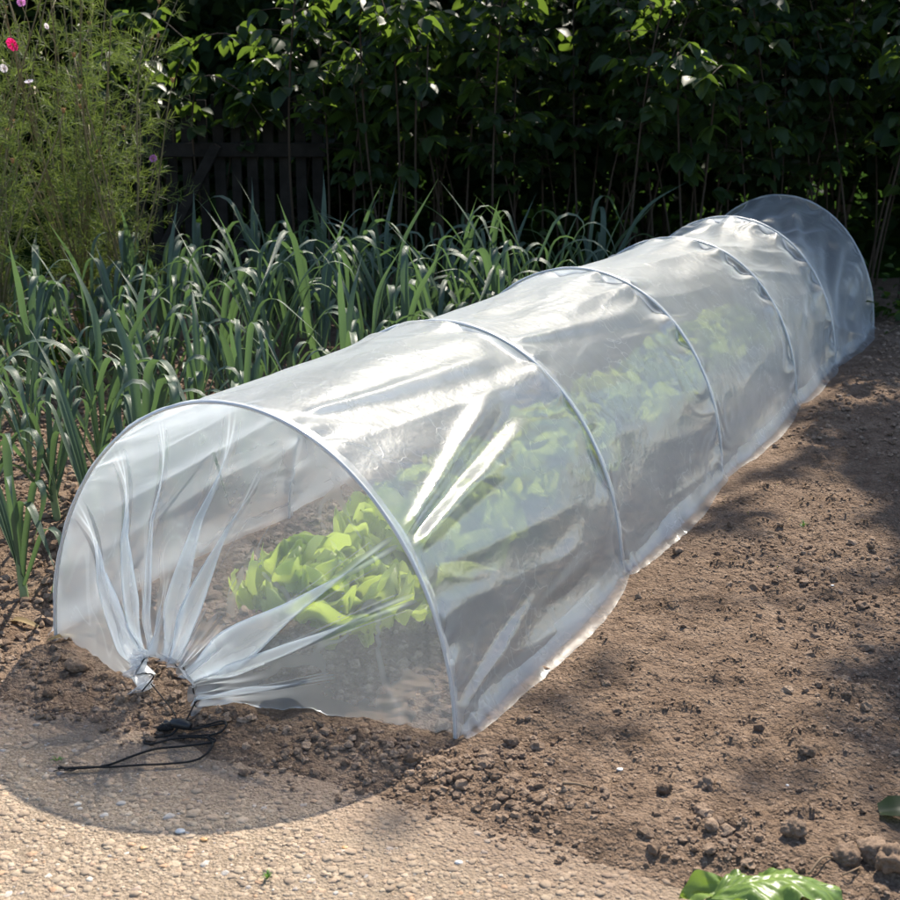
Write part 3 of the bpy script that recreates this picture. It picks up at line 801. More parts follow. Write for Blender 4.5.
lets = [(.19, .345, .9, 'frilly pale green lettuce nearest the gathered mouth of the tunnel'), (.50, .31, 1.06, 'tall bright green lettuce just behind the front one under the film'),
        (.93, .38, .86, 'third lettuce from the mouth, blurred behind the side film'), (1.32, .37, .86, 'fourth lettuce from the mouth, just beyond the second hoop'),
        (1.72, .37, .86, 'fifth lettuce from the mouth, just past the third hoop'), (2.12, .37, .86, 'sixth lettuce from the mouth, before the fourth hoop'),
        (2.55, .37, .86, 'seventh lettuce from the mouth, past the fourth hoop'), (2.95, .37, .84, 'lettuce farthest from the mouth, before the fifth hoop')]
for i, (a, u, s, lb) in enumerate(lets):
    o = lp[i] if i < 3 else copy_tree(lp[i % 3])
    g = T(a, u); o.location = (g[0], g[1], float(soil_h(g[0], g[1]))); o.rotation_euler = (0, 0, i * 1.7 + .4); o.scale = (s,) * 3
    tag(o, lb, 'lettuce', 'lettuces growing under the tunnel')

# ------------------------------------------------------------------ woody and leafy background
def leaflet(n=5):
    """toothed ovate leaflet, unit length along X, creased along the midrib and drooping"""
    t = np.linspace(0, 1, n); w = .36 * np.sin(PI * t ** .8) ** .8; w[0] = .03; w[-1] = .0
    w[1::2] *= .9
    z = -.22 * t ** 2
    L = np.stack([t, w, z + .10 * w / .36], 1); C = np.stack([t, 0 * t, z - .02], 1); R = L * V(1, -1, 1)
    v = np.stack([L, C, R], 1).reshape(-1, 3)
    return v, grid_quads(n, 3)
LF5, LF4 = leaflet(6), leaflet(4)
def leaves(P, size, az, pitch, roll, tint, base):
    """many leaflets at once: heading az, pitch down, roll about its own axis"""
    bv, bq = base; n = len(P); m = len(bv)
    ca, sa = np.cos(az), np.sin(az); cp_, sp_ = np.cos(pitch), np.sin(pitch); cr, sr = np.cos(roll), np.sin(roll)
    x, y, z = bv[:, 0][None], bv[:, 1][None], bv[:, 2][None]
    y2 = y * cr[:, None] - z * sr[:, None]; z2 = y * sr[:, None] + z * cr[:, None]
    x3 = x * cp_[:, None] + z2 * sp_[:, None]; z3 = -x * sp_[:, None] + z2 * cp_[:, None]
    X = x3 * ca[:, None] - y2 * sa[:, None]; Yv = x3 * sa[:, None] + y2 * ca[:, None]
    v = np.stack([X, Yv, z3], -1) * size[:, None, None] + P[:, None]
    q = (bq[None] + (np.arange(n) * m)[:, None, None]).reshape(-1, 4)
    return v.reshape(-1, 3), q, np.repeat(tint, m)

SUNV = V(.36, .82, 1.0)
def shade_xy(P):      # where a point's shadow lands on the ground
    return P[:, 0] - .36 * P[:, 2], P[:, 1] - .82 * P[:, 2]

def build_cane(seed, H, lean):
    r = np.random.default_rng(seed); root = empty('raspberry_cane')
    az = r.uniform(0, 2 * PI); n = 20; t = np.linspace(0, 1, n)
    c = np.stack([math.cos(az) * lean * H * t ** 2 + .02 * np.sin(t * 5 + seed), math.sin(az) * lean * H * t ** 2 * .7 + .02 * np.sin(t * 4), H * (t - .12 * lean * t ** 3)], 1)
    c[0, 2] = -.03
    v, q, tt = tube(c, .0055 * (1 - .6 * t), 7); mbc_ = MB(); mbc_.add(v, q, tt)
    P, A, Pi, S, TI = [], [], [], [], []
    st = mbc_
    nl = int(44 * H / 1.5)
    for k in range(nl):
        f = r.uniform(.30, 1.0) ** .8; p = np.array([np.interp(f, t, c[:, j]) for j in range(3)])
        a = r.uniform(0, 2 * PI); ln = r.uniform(.05, .16) * (1.15 - .4 * f)
        d = V(math.cos(a), math.sin(a), r.uniform(-.1, .5)); e = p + d * ln
        v, q, tt = tube([p, (p + e) / 2 + V(0, 0, .008), e], .0012, 4, False); st.add(v, q)
        tint = r.random()
        sz = r.uniform(.055, .105)
        for da, fs in ((0, 1.0), (.95, .8), (-.95, .8), (1.9, .62), (-1.9, .62)):
            if abs(da) > 1.5 and r.random() < .5: continue
            P.append(e - d * ln * (.12 if da else 0)); A.append(a + da + r.normal(0, .15)); Pi.append(r.uniform(.05, .8)); S.append(sz * fs); TI.append(np.clip(tint + r.normal(0, .15), 0, 1))
    n = len(P)
    v, q, ti = leaves(np.array(P), np.array(S), np.array(A), np.array(Pi), r.normal(0, .35, n), np.array(TI), LF5)
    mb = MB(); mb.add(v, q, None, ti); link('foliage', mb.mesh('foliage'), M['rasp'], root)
    link('cane', st.mesh('cane'), M['cane'], root)
    return root
cp = [build_cane(1500 + i, 1.35 + .12 * (i % 5), .18 + .07 * (i % 3)) for i in range(10)]
usedc = [0] * 10
k = 0
cane_spots = []
for x in np.arange(-.68, 3.0, .10):
    for row in range(2):
        yy = 6.05 + .5 * row + RG.normal(0, .12) - .04 * x
        cane_spots.append((x + RG.normal(0, .05), yy))
for (x, y) in cane_spots:
    i = int(RG.integers(10))
    if not usedc[i]: o = cp[i]; usedc[i] = 1
    else: o = copy_tree(cp[i])
    o.location = (x, y, float(soil_h(x, y))); s = RG.uniform(.85, 1.2); o.scale = (s, s, s); o.rotation_euler = (RG.normal(0, .05), RG.normal(0, .05), RG.uniform(0, 6.3))
    if x < -.35: lb = 'leafy raspberry cane growing against the dark picket fence'
    elif x < .55: lb = 'leafy raspberry cane in the dark hedge directly behind the leeks'
    elif x < 1.3: lb = 'leafy raspberry cane in the dark hedge directly behind the far hoops'
    else: lb = 'leafy raspberry cane in the dark hedge right of the far tunnel end'
    tag(o, lb, 'raspberry cane', 'raspberry canes in the hedge')
for i, o in enumerate(cp):
    if not usedc[i]:
        for ch in list(o.children): bpy.data.objects.remove(ch)
        bpy.data.objects.remove(o)

# --- bramble with sunlit arching shoots over the fence
def bramble(loc, shoots, seed, label):
    r = np.random.default_rng(seed); root = tag(empty('bramble', loc), label, 'bramble')
    cs = MB(); P, A, Pi, S, TI = [], [], [], [], []
    for sh in shoots:
        c = spline(sh, 26); v, q, tt = tube(c, .006 * np.linspace(1, .4, 26), 7); cs.add(v, q, tt)
        for kk in range(26):
            f = r.uniform(.25, 1); p = np.array([np.interp(f, np.linspace(0, 1, 26), c[:, j]) for j in range(3)])
            a = r.uniform(0, 2 * PI); ln = r.uniform(.03, .10); e = p + V(math.cos(a), math.sin(a), r.uniform(-.3, .4)) * ln
            sz = r.uniform(.07, .12); ti = r.random()
            for da, fs in ((0, 1.), (1.0, .8), (-1.0, .8)):
                P.append(e); A.append(a + da + r.normal(0, .2)); Pi.append(r.uniform(.1, .9)); S.append(sz * fs); TI.append(np.clip(ti + r.normal(0, .1), 0, 1))
    link('cane', cs.mesh('cane'), M['cane'], root)
    n = len(P); v, q, ti = leaves(np.array(P), np.array(S), np.array(A), np.array(Pi), r.normal(0, .35, n), np.array(TI), LF5)
    mb = MB(); mb.add(v, q, None, ti); link('foliage', mb.mesh('foliage'), M['rasp'], root)
bramble((-1.25, 6.35, 0), [[(0, 0, 0), (-.05, -.05, .6), (.0, -.1, 1.05), (.22, -.12, 1.2), (.5, -.15, 1.02)], [(0, .05, 0), (-.15, 0, .7), (-.25, -.1, 1.15), (-.1, -.2, 1.28), (.1, -.28, 1.15)],
        [(.1, 0, 0), (.2, 0, .6), (.3, -.1, 1.0), (.5, -.1, 1.1), (.75, -.12, .98)], [(.1, 0, 0), (.05, -.1, .7), (.12, -.2, 1.0), (.3, -.25, .95), (.42, -.28, .8)], [(-.1, 0, 0), (-.3, -.1, .6), (-.35, -.2, 1.0), (-.2, -.3, 1.1), (-.02, -.3, .95)]],
        2100, 'sunlit bramble arching over the picket fence beside the feathery flowers')
bramble((-.25, 5.8, 0), [[(0, 0, 0), (.03, 0, .6), (.02, -.15, 1.2), (.06, -.4, 1.36), (.10, -.55, 1.1)], [(0, 0, 0), (-.1, 0, .6), (-.12, -.15, 1.22), (-.05, -.4, 1.36), (.02, -.55, 1.2)], [(.1, .05, 0), (.1, 0, .7), (.12, -.15, 1.2), (.16, -.38, 1.18), (.16, -.52, .98)]],
        2107, 'bramble with drooping sunlit leaves at the top centre of the hedge')
bramble((1.05, 5.75, 0), [[(0, 0, 0), (-.05, 0, .5), (-.1, -.1, .98), (-.15, -.38, 1.1), (-.2, -.5, .98)], [(0, 0, 0), (.05, 0, .5), (.05, -.15, .98), (.02, -.4, 1.05), (-.08, -.55, .98)]],
        2111, 'low bramble shoot with glinting leaves in the hedge above the far hoops')
bramble((2.0, 5.7, 0), [[(0, 0, 0), (0, 0, .5), (-.05, -.05, 1.0), (-.15, -.2, 1.15), (-.22, -.32, 1.02)], [(0, 0, 0), (.1, 0, .5), (.05, -.1, 1.05), (-.0, -.25, 1.2), (-.05, -.35, 1.08)]],
        2113, 'bramble shoot with glinting leaves at the right edge of the hedge')

# --- picket fence
fence = tag(empty('picket_fence', (-.95, 6.3, 0)), 'dark weathered wooden picket fence with a diagonal brace behind the leeks', 'fence')
def box(cx, cy, cz, sx, sy, sz, ry=0., bev=.004):
    x, y, z = sx / 2, sy / 2, sz / 2; b = min(bev, x * .4, y * .4, z * .4)
    pts = []
    for zz in (-z, -z + b, z - b, z):
        i = b if abs(zz) == z else 0
        for (px_, py_) in ((-x + i, -y + b), (-x + b, -y + i), (x - b, -y + i), (x - i, -y + b), (x - i, y - b), (x - b, y - i), (-x + b, y - i), (-x + i, y - b)): pts.append((px_, py_, zz))
    v = np.array(pts); q = []
    for l in range(3):
        for j in range(8): q.append((l * 8 + j, l * 8 + (j + 1) % 8, l * 8 + 8 + (j + 1) % 8, l * 8 + 8 + j))
    q += [(7, 2, 1, 0), (7, 6, 3, 2), (6, 5, 4, 3), (24, 25, 26, 31), (26, 27, 30, 31), (27, 28, 29, 30)]
    c, s = math.cos(ry), math.sin(ry); R = np.array([[c, 0, s], [0, 1, 0], [-s, 0, c]])
    return v @ R.T + V(cx, cy, cz), np.array(q)
for k in range(13):
    h = .93 + RG.normal(0, .012)
    v, q = box(-.60 + k * .077, 0, h / 2, .052 + RG.normal(0, .003), .018, h, RG.normal(0, .012))
    v[np.isclose(v[:, 2], v[:, 2].max(), atol=.012), 2] -= 0
    mb = MB(); mb.add(v, q); link('picket', mb.mesh('picket', False), M['wood'], fence)
for z in (.68, .2):
    v, q = box(-.14, -.03, z, 1.02, .035, .065); mb = MB(); mb.add(v, q); link('rail', mb.mesh('rail', False), M['wood'], fence)
v, q = box(-.30, -.07, .42, .05, .03, .66, .52); mb = MB(); mb.add(v, q); link('brace', mb.mesh('brace', False), M['wood'], fence)

# --- feathery cosmos at the left
def build_cosmos(seed, H, nst):
    r = np.random.default_rng(seed); root = empty('cosmos_plant')
    st = MB(); fo = MB(); tips = []
    PA, PB, TT = [], [], []
    for s_ in range(nst):
        az = r.uniform(0, 2 * PI); sp = r.uniform(.08, .4) * H; hgt = H * r.uniform(.65, 1.05); t = np.linspace(0, 1, 18)
        c = np.stack([math.cos(az) * sp * t ** 1.3 + .015 * np.sin(7 * t + s_), math.sin(az) * sp * t ** 1.3, hgt * t], 1); c[0, 2] = -.03
        v, q, tt = tube(c, .005 * (1 - .65 * t) * r.uniform(.7, 1.25), 6); st = MB(); st.add(v, q, tt); link('stem', st.mesh('stem'), M['stem'], root); tips.append(c[-1])
        for k in range(20):
            f = r.uniform(.12, 1); p = np.array([np.interp(f, t, c[:, j]) for j in range(3)])
            a = r.uniform(0, 2 * PI); L = r.uniform(.07, .2) * (1.2 - .5 * f); d = V(math.cos(a), math.sin(a), r.uniform(.2, 1.0)); d /= np.linalg.norm(d)
            PA.append(p); PB.append(p + d * L); TT.append(.3)
            sd = np.cross(d, V(0, 0, 1)); sd /= np.linalg.norm(sd) + 1e-9; up = np.cross(sd, d)
            tone = r.random()
            for m_ in range(22):
                g = r.uniform(.25, 1.0); b = p + d * L * g; th = r.uniform(0, 2 * PI)
                e = d * .8 + (sd * math.cos(th) + up * math.sin(th)) * r.uniform(.5, 1.1); ll = r.uniform(.018, .05)
                PA.append(b); PB.append(b + e * ll); TT.append(np.clip(tone + r.normal(0, .2), 0, 1))
    PA, PB, TT = np.array(PA), np.array(PB), np.array(TT); n = len(PA)
    d = PB - PA; sdv = np.cross(d, r.normal(0, 1, (n, 3))); sdv /= np.linalg.norm(sdv, axis=1)[:, None] + 1e-9
    w = .0007; md = (PA + PB) / 2 + V(0, 0, .003)
    v = np.stack([PA - sdv * w, PA + sdv * w, md + sdv * w * 1.2, md - sdv * w * 1.2, PB + sdv * w * .5, PB - sdv * w * .5], 1).reshape(-1, 3)
    b = np.arange(n)[:, None] * 6; q = np.concatenate([b + np.array([[0, 1, 2, 3]]), b + np.array([[3, 2, 4, 5]])])
    fo.add(v, q, None, np.repeat(TT, 6))
    link('foliage', fo.mesh('foliage', False), M['cosmos'], root)
    for p in tips[::2]:
        mb = MB(); vv, ff = ICO1; mb.add(vv * V(.006, .006, .009) + p + V(0, 0, .006), None, ff)
        for kk in range(6):
            a = kk * 1.05; e = p + V(math.cos(a) * .009, math.sin(a) * .009, .016); v2, q2, t2 = tube([p, p + (e - p) * .5 + V(0, 0, -.002), e], [.0012, .0012, .0005], 4); mb.add(v2, q2, t2)
        link('seed_head', mb.mesh('seed_head'), M['seed'], root)
    return root
def flower(parent, loc, mat, R, tilt, rz):
    mb = MB()
    for k in range(8):
        t = np.linspace(0, 1, 7)[:, None]; kk = np.linspace(-1, 1, 5)[None]
        w = R * .4 * (.25 + .75 * sstep(0, .7, t)) * (1 - .25 * sstep(.85, 1, t))
        x = R * t * (1 - .06 * np.cos(kk * 9) * sstep(.8, 1, t)) + 0 * kk; y = w * kk; z = R * .18 * t ** 2 + .002 * np.cos(kk * 6) + 0 * t
        v = np.stack([x, y, z + .0006 * (k % 2)], -1).reshape(-1, 3)
        mb.add(place(v, k * PI / 4), grid_quads(7, 5), None, RG.random())
    o = link('flower', mb.mesh('flower'), mat, parent, loc); o.rotation_euler = (tilt, 0, rz)
    c = MB(); vv, ff = ICO1; c.add(vv * V(R * .2, R * .2, R * .13) + V(0, 0, .003), None, ff); link('flower_centre', c.mesh('flower_centre'), M['orange'], o)
    return o
cspots = [(-1.72, 4.75, 1.55, 13, 'tall feathery cosmos at the left edge carrying a magenta bloom'), (-1.42, 5.0, 1.6, 14, 'tall bright green cosmos with two thick leaning stems beside the fence'),
          (-1.98, 5.15, 1.6, 13, 'tall cosmos at the back against the left edge of the photo'), (-1.2, 4.8, 1.05, 12, 'shorter browning cosmos with a lilac bloom next to the leeks'), (-1.6, 4.5, .85, 11, 'low cosmos at the front of the clump behind the leeks'),
          (-1.55, 5.45, 1.7, 13, 'tallest cosmos rising behind the clump in front of the bramble')]
cos = []
for i, (x, y, H, n, lb) in enumerate(cspots):
    o = build_cosmos(2300 + i, H, n); o.location = (x, y, float(soil_h(x, y))); tag(o, lb, 'cosmos', 'feathery cosmos clump'); cos.append(o)
def at_depth(px, py, y):      # a point seen at this pixel, y metres into the garden
    g0 = gp(px, py, CAMH - .2) ; d = (g0 - V(0, 0, CAMH)); return V(0, 0, CAMH) + d * (y / d[1]) if d[1] > 0 else g0
def ray_pt(px, py, y):
    cx = (px - 450) / 1304; cy = -(py - 450) / 1304
    r = V(cx, math.cos(PIT) + cy * math.sin(PIT), -math.sin(PIT) + cy * math.cos(PIT)); return V(0, 0, CAMH) + r * (y / r[1])
fl = [(13, 44, 4.5, 0, 'pink', .022, 2.0), (4, 68, 4.55, 0, 'pale', .014, 1.9), (29, 82, 4.5, 0, 'pale', .014, .35), (47, 26, 4.8, 2, 'pale', .010, 1.9), (153, 158, 4.6, 3, 'lilac', .013, 1.9), (21, 2, 4.6, 0, 'lilac', .014, 1.9)]
for (px, py, y, ci, m_, R, ti) in fl:
    p = ray_pt(px, py, y); b = np.array(cos[ci].location)
    fo_ = flower(cos[ci], p - b, M[m_], R, ti, RG.uniform(-.6, .6))
    mb = MB(); q0 = (p - b); v, q, t = tube(spline([q0, q0 + V(.01, .02, -.12), q0 * V(.6, .6, 1) + V(0, 0, -.35)], 12), .0015, 5); mb.add(v, q, t); link('flower_stalk', mb.mesh('flower_stalk'), M['stem'], cos[ci])

# --- low herbs at the foot of hedge and flowers
def herb(loc, seed, R, H, n, label, mat='rasp', size=(.025, .06)):
    r = np.random.default_rng(seed); root = tag(empty('wild_herb', loc), label, 'plant', 'low wild plants at the hedge foot')
    P = np.stack([r.normal(0, R * .5, n), r.normal(0, R * .4, n), np.abs(r.normal(0, H * .5, n)) + .01], 1)
    v, q, ti = leaves(P, r.uniform(*size, n), r.uniform(0, 2 * PI, n), r.uniform(-.3, .8, n), r.normal(0, .5, n), r.random(n), LF4)
    mb = MB(); mb.add(v, q, None, ti); link('foliage', mb.mesh('foliage'), M[mat], root)
    for k in range(8):
        st = MB(); v, q, t = tube([V(0, 0, -.02) + V(*r.normal(0, R * .15, 2), 0), P[k] * V(.6, .6, .6), P[k]], .0016, 4); st.add(v, q, t)
        link('stem', st.mesh('stem'), M['stem'], root)
hs = [(-1.35, 4.35, .25, .25, 220, 'small leafy weed at the foot of the cosmos clump'), (-1.75, 4.2, .25, .3, 220, 'leafy weed at the left edge below the cosmos'), (-.2, 5.6, .25, .2, 200, 'low green weed under the hedge behind the leeks'),
      (.5, 5.6, .3, .25, 240, 'low weed under the hedge between leeks and far hoops'), (1.95, 5.5, .3, .22, 220, 'low weed right of the far end of the tunnel'), (-.75, 5.7, .25, .25, 200, 'low weed in front of the picket fence')]
for i, (x, y, R, H, n, lb) in enumerate(hs): herb((x, y, float(soil_h(x, y))), 2500 + i, R, H, n, lb)

# --- rough grass beyond the hedge
lm = NT('rough_grass'); lp_ = lm.pos()
lc = lm.ramp(lm.noise(5, 6, .65, lp_), [(.3, (.014, .03, .006)), (.55, (.028, .06, .010)), (.75, (.045, .09, .015))])
lmat = lm.done(lm.pbr(lc, 1.0, .0, lm.bump(lm.noise(60, 6, .7, lp_), 1.0, .03)))
gx = np.concatenate([np.linspace(-40, -5, 30), np.linspace(-4.5, 5.5, 90), np.linspace(6, 40, 30)]); gy = np.concatenate([np.linspace(6.75, 12, 60), np.linspace(12.5, 50, 40)])
GX, GY = np.meshgrid(gx, gy, indexing='ij'); gzz = soil_h(GX, GY) + .006 + .02 * sstep(0, 1, GY - 6.75) + .015 * np.abs(fbm(GX * 6, GY * 6, 2, 730)) * sstep(0, .3, GY - 6.75)
tag(link('lawn', mesh('lawn', np.stack([GX, GY, gzz], -1), grid_quads(len(gx), len(gy))[:, ::-1]), lmat), 'rough green grass glimpsed beyond the hedge', 'grass', None, 'structure')

# --- shrubs behind the canes (deep shade)
def shrub(x, y, W, H, n, seed, label):
    r = np.random.default_rng(seed); root = tag(empty('shrub', (x, y, 0)), label, 'shrub', 'dark shrubs behind the raspberry hedge')
    cl = r.normal(0, 1, (26, 3)); cl /= np.linalg.norm(cl, axis=1)[:, None]; cl *= r.uniform(.3, 1, (26, 1)) ** .5
    cl = cl * V(W, W * .6, H * .5) + V(0, 0, H * .52)
    k = r.integers(0, 26, n); P = cl[k] + r.normal(0, 1, (n, 3)) * V(.22, .18, .2); P[:, 2] = np.abs(P[:, 2])
    v, q, ti = leaves(P, r.uniform(.07, .13, n), r.uniform(0, 2 * PI, n), r.uniform(-.4, 1.0, n), r.normal(0, .6, n), r.random(n), LF4)
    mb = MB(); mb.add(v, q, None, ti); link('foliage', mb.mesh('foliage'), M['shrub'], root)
    for c in cl[:9]:
        st = MB(); v, q, t = tube(spline([V(*r.normal(0, .08, 2), -.05), c * V(.3, .3, .5), c], 10), np.linspace(.016, .005, 10), 6); st.add(v, q, t)
        link('stem', st.mesh('stem'), M['bark'], root)
sh_lab = ['dark shrub behind the cosmos at the far left', 'dark shrub in the shade behind the picket fence', 'dark shrub deep behind the hedge left of centre', 'dark shrub deep behind the hedge at the top centre', 'dark shrub deep behind the hedge right of centre',
          'dark shrub deep behind the far end of the tunnel', 'dark shrub behind the hedge at the right edge of the photo', 'dark shrub beyond the right edge of the hedge']
for i, x in enumerate((-3.1, -2.0, -.95, .1, 1.15, 2.2, 3.25, 4.4)):
    shrub(x, 7.75 + .25 * math.sin(i * 2.1), .75, 2.1 + .2 * math.cos(i * 1.7), 3600, 2600 + i, sh_lab[i])

for i, x in enumerate((-4.3, -3.2, -2.1, -1.0, .1, 1.2, 2.3, 3.4, 4.6)):
    shrub(x, 9.3 + .2 * math.sin(i * 1.7), .95, 2.9, 3000, 2650 + i, ('taller dark shrub in the back row, far left of the frame', 'taller dark shrub in the back row behind the cosmos', 'taller dark shrub in the back row behind the bramble', 'taller dark shrub in the back row beyond the picket fence',
          'taller dark shrub in the back row behind the drooping sunlit bramble', 'taller dark shrub in the back row above the third hoop', 'taller dark shrub in the back row above the far hoops', 'taller dark shrub in the back row at the right edge', 'taller dark shrub in the back row right of the frame')[i])
# --- trees
def tree(name, loc, H, cr, label, seed, n, leaf=(.08, .13), keepf=None, trunk_r=.12, cbase=.35, mat='tree', cat='tree'):
    r = np.random.default_rng(seed); root = tag(empty(name, loc), label, cat)
    loc = np.array(loc, float)
    tr = MB(); c = spline([V(0, 0, -.1), V(.03, .02, H * .25), V(-.04, .03, H * .5), V(.02, -.03, H * .8), V(0, 0, H * .95)], 20)
    v, q, t = tube(c, np.linspace(trunk_r, trunk_r * .2, 20), 12); tr.add(v, q, t)
    ends = []; lb_ = tr
    for k in range(22):
        f = r.uniform(cbase, .92); p = np.array([np.interp(f, np.linspace(0, 1, 20), c[:, j]) for j in range(3)])
        a = k * 2.4 + r.normal(0, .3); L = cr * r.uniform(.55, 1.05) * (1.15 - .6 * (f - cbase)); up = r.uniform(.1, .55)
        if keepf is not None and name == 'apple_tree':
            sx, sy = shade_xy((loc + p + V(math.cos(a), math.sin(a), up) * L)[None]); L *= .35 if AU(sx, sy)[1][0] > -.35 else 1
        e = p + V(math.cos(a), math.sin(a), up) * L; m_ = (p + e) / 2 + V(0, 0, .12 * L)
        pts = spline([p, m_, e], 12); v, q, t = tube(pts, np.linspace(trunk_r * .3, .008, 12), 6); lb_.add(v, q, t)
        for g in (.45, .65, .8, .95, 1.0): ends.append(np.array([np.interp(g, np.linspace(0, 1, 12), pts[:, j]) for j in range(3)]))
    link('trunk', lb_.mesh('trunk'), M['bark'], root)
    ends = np.array(ends); k = r.integers(0, len(ends), n)
    P = ends[k] + r.normal(0, 1, (n, 3)) * V(.26, .26, .2) * (cr / 1.8) ** .5
    if keepf is not None: P = P[keepf(P + loc)]
    n = len(P)
    v, q, ti = leaves(P, r.uniform(*leaf, n), r.uniform(0, 2 * PI, n), r.uniform(-.4, 1.0, n), r.normal(0, .6, n), r.random(n), LF4)
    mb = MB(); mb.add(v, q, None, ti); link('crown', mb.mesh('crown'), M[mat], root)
def keep_back(P):
    sx, sy = shade_xy(P)
    lim = np.where(sx < -.75, 5.55, np.where(sx < 2.2, 4.5, 4.2)) + .35 * fbm(sx * 2, sy * 2, 2, 700)
    holes = fbm(sx * 2.4, sy * 2.4, 2, 710) < .50
    return (sy > lim) & holes
tree('plum_tree', (-3.6, 11.2, 0), 6.0, 2.3, 'shady tree behind the shrubs at the far left', 2700, 8000, keepf=keep_back)
tree('plum_tree', (-.9, 10.2, 0), 5.8, 2.3, 'shady tree behind the hedge left of centre', 2701, 9000, keepf=keep_back)
tree('plum_tree', (1.8, 10.0, 0), 5.8, 2.3, 'shady tree behind the hedge right of centre', 2702, 9000, keepf=keep_back)
tree('plum_tree', (4.6, 9.6, 0), 6.0, 2.4, 'shady tree behind the hedge at the far right', 2703, 9000, keepf=keep_back)
tree('plum_tree', (.5, 13.2, 0), 7.0, 2.8, 'tallest shady tree farthest behind the hedge', 2704, 9000, leaf=(.1, .16), keepf=keep_back)
def keep_apple(P):
    sx, sy = shade_xy(P)
    a, u = AU(sx, sy)
    d = -.12 - u     # metres of bare soil to the right of the cover
    dens = np.clip(.24 + 1.1 * sstep(.15, .75, d) + .75 * fbm(sx * 2.2, sy * 1.7, 2, 720), 0, 1)
    dens *= sstep(1.45, 1.9, sy) 
    dens = np.where(u > -.05, 0, dens)
    return (RG.random(len(P)) < dens) & (P[:, 0] > .2)
tree('apple_tree', (3.05, 6.9, 0), 6.2, 2.3, 'apple tree whose boughs throw dappled shade on the bare soil at right', 2710, 26000, leaf=(.07, .11), keepf=keep_apple, cbase=.5, trunk_r=.06)

# ------------------------------------------------------------------ small things in the foreground
def big_leaf():
    root = None
    n, m = 40, 25; t = np.linspace(0, 1, n)[:, None]; k = np.linspace(-1, 1, m)[None]
    L, W = .17, .052
    w = W * np.sin(PI * np.clip(t * .93 + .05, 0, 1)) ** .6
    edge = np.abs(k) ** 2
    z = .022 * np.sin(PI * t) - .028 * edge * (.6 + .4 * np.sin(t * 14)) + .004 * fbm(t * 7 + 0 * k, k * 3 + 0 * t, 3, 800) + (.007 * np.sin(t * 27 + k * 4) + .006 * fbm(t * 14 + 0 * k, k * 3 + 0 * t, 2, 805)) * edge + .006 * (1 - np.exp(-(k / .05) ** 2)) - .004
    x = (t - .5) * L + 0 * k; y = w * k * (1 + .10 * fbm(t * 9, np.sign(k) * 3 + 0 * t, 3, 806) * edge) + .004 * np.sin(t * 23) * edge
    v = np.stack([x, y, z + 0 * x], -1).reshape(-1, 3)
    mb = MB(); mb.add(v, grid_quads(n, m), None, np.clip(.4 + .5 * fbm(t * 4 + 0 * k, k * 4 + 0 * t, 3, 810), 0, 1).ravel(), np.stack([t + .35 * np.abs(k), k * .5 + .5 + 0 * t], -1).reshape(-1, 2))
    return mb.mesh('fallen_leaf')
g = gp(772, 902, .02); o = link('fallen_leaf', big_leaf(), M['fallen'], None, (g[0], g[1], .030)); o.rotation_euler = (.25, 0, PI + .10)
tag(o, 'large shiny green leaf at the bottom edge on the path border', 'leaf')
# folded second leaf next to it
n, m = 18, 9; t = np.linspace(0, 1, n)[:, None]; k = np.linspace(-1, 1, m)[None]
v = np.stack([(t - .5) * .075 + 0 * k, .019 * np.sin(PI * t ** .8 * .98 + .03) ** 1.25 * k * (1 + .12 * np.sin(t * 17 + 2 * k)), .012 * np.sin(PI * t) + .013 * np.abs(k) * (1 - .4 * t) + .004 * np.sin(11 * t + 3 * k)], -1).reshape(-1, 3)
mb = MB(); mb.add(v, grid_quads(n, m), None, .95); g = gp(706, 894, .02)
o = link('fallen_leaf', mb.mesh('fallen_leaf'), M['fallen'], None, (g[0], g[1], .022)); o.rotation_euler = (.5, -.1, .25); tag(o, 'smaller upturned bright green leaf left of the large shiny leaf', 'leaf')
v, q, uv = strap_leaf(.06, .02, .3, .5, .5, 5, .2, 20, 9); mb = MB(); mb.add(v, q, None, .2, uv); g = gp(878, 822, .01)
o = link('fallen_leaf', mb.mesh('fallen_leaf'), M['rasp'], None, (g[0], g[1], float(soil_h(g[0], g[1])) + .001)); o.rotation_euler = (0, 0, -.15); tag(o, 'dull crumpled green leaf on the soil at the right edge', 'leaf')
def twig(pts, r, lb):
    P = np.array([gp(px, py, .012) + V(0, 0, 0) for px, py in pts]); P[:, 2] = soil_h(P[:, 0], P[:, 1]) + .005 + .004 * np.sin(np.arange(len(P)) * 2.)
    c = P[0].copy(); v, q, t = tube(spline(P - c, 24), r * np.linspace(1.1, .6, 24), 7); mb = MB(); mb.add(v, q, t)
    tag(link('twig', mb.mesh('twig'), M['twig'], None, c), lb, 'twig', 'dry twigs on the soil')
twig([(808, 880), (822, 870), (838, 863), (849, 857)], .0016, 'bent dry twig above the shiny leaf at bottom right')
twig([(842, 882), (852, 880), (860, 872)], .0013, 'short dark twig just right of the bent twig')
twig([(563, 787), (578, 790), (592, 791)], .0024, 'short straight brown twig on the soil in front of the tunnel')
twig([(750, 603), (758, 607), (765, 612)], .0016, 'thin twig in the middle of the raked bed')
twig([(767, 538), (780, 540), (792, 543)], .0016, 'thin dark twig on the raked soil near the second hoop')
twig([(752, 634), (751, 629), (752, 624)], .0010, 'tiny pale straw standing on the bare bed')
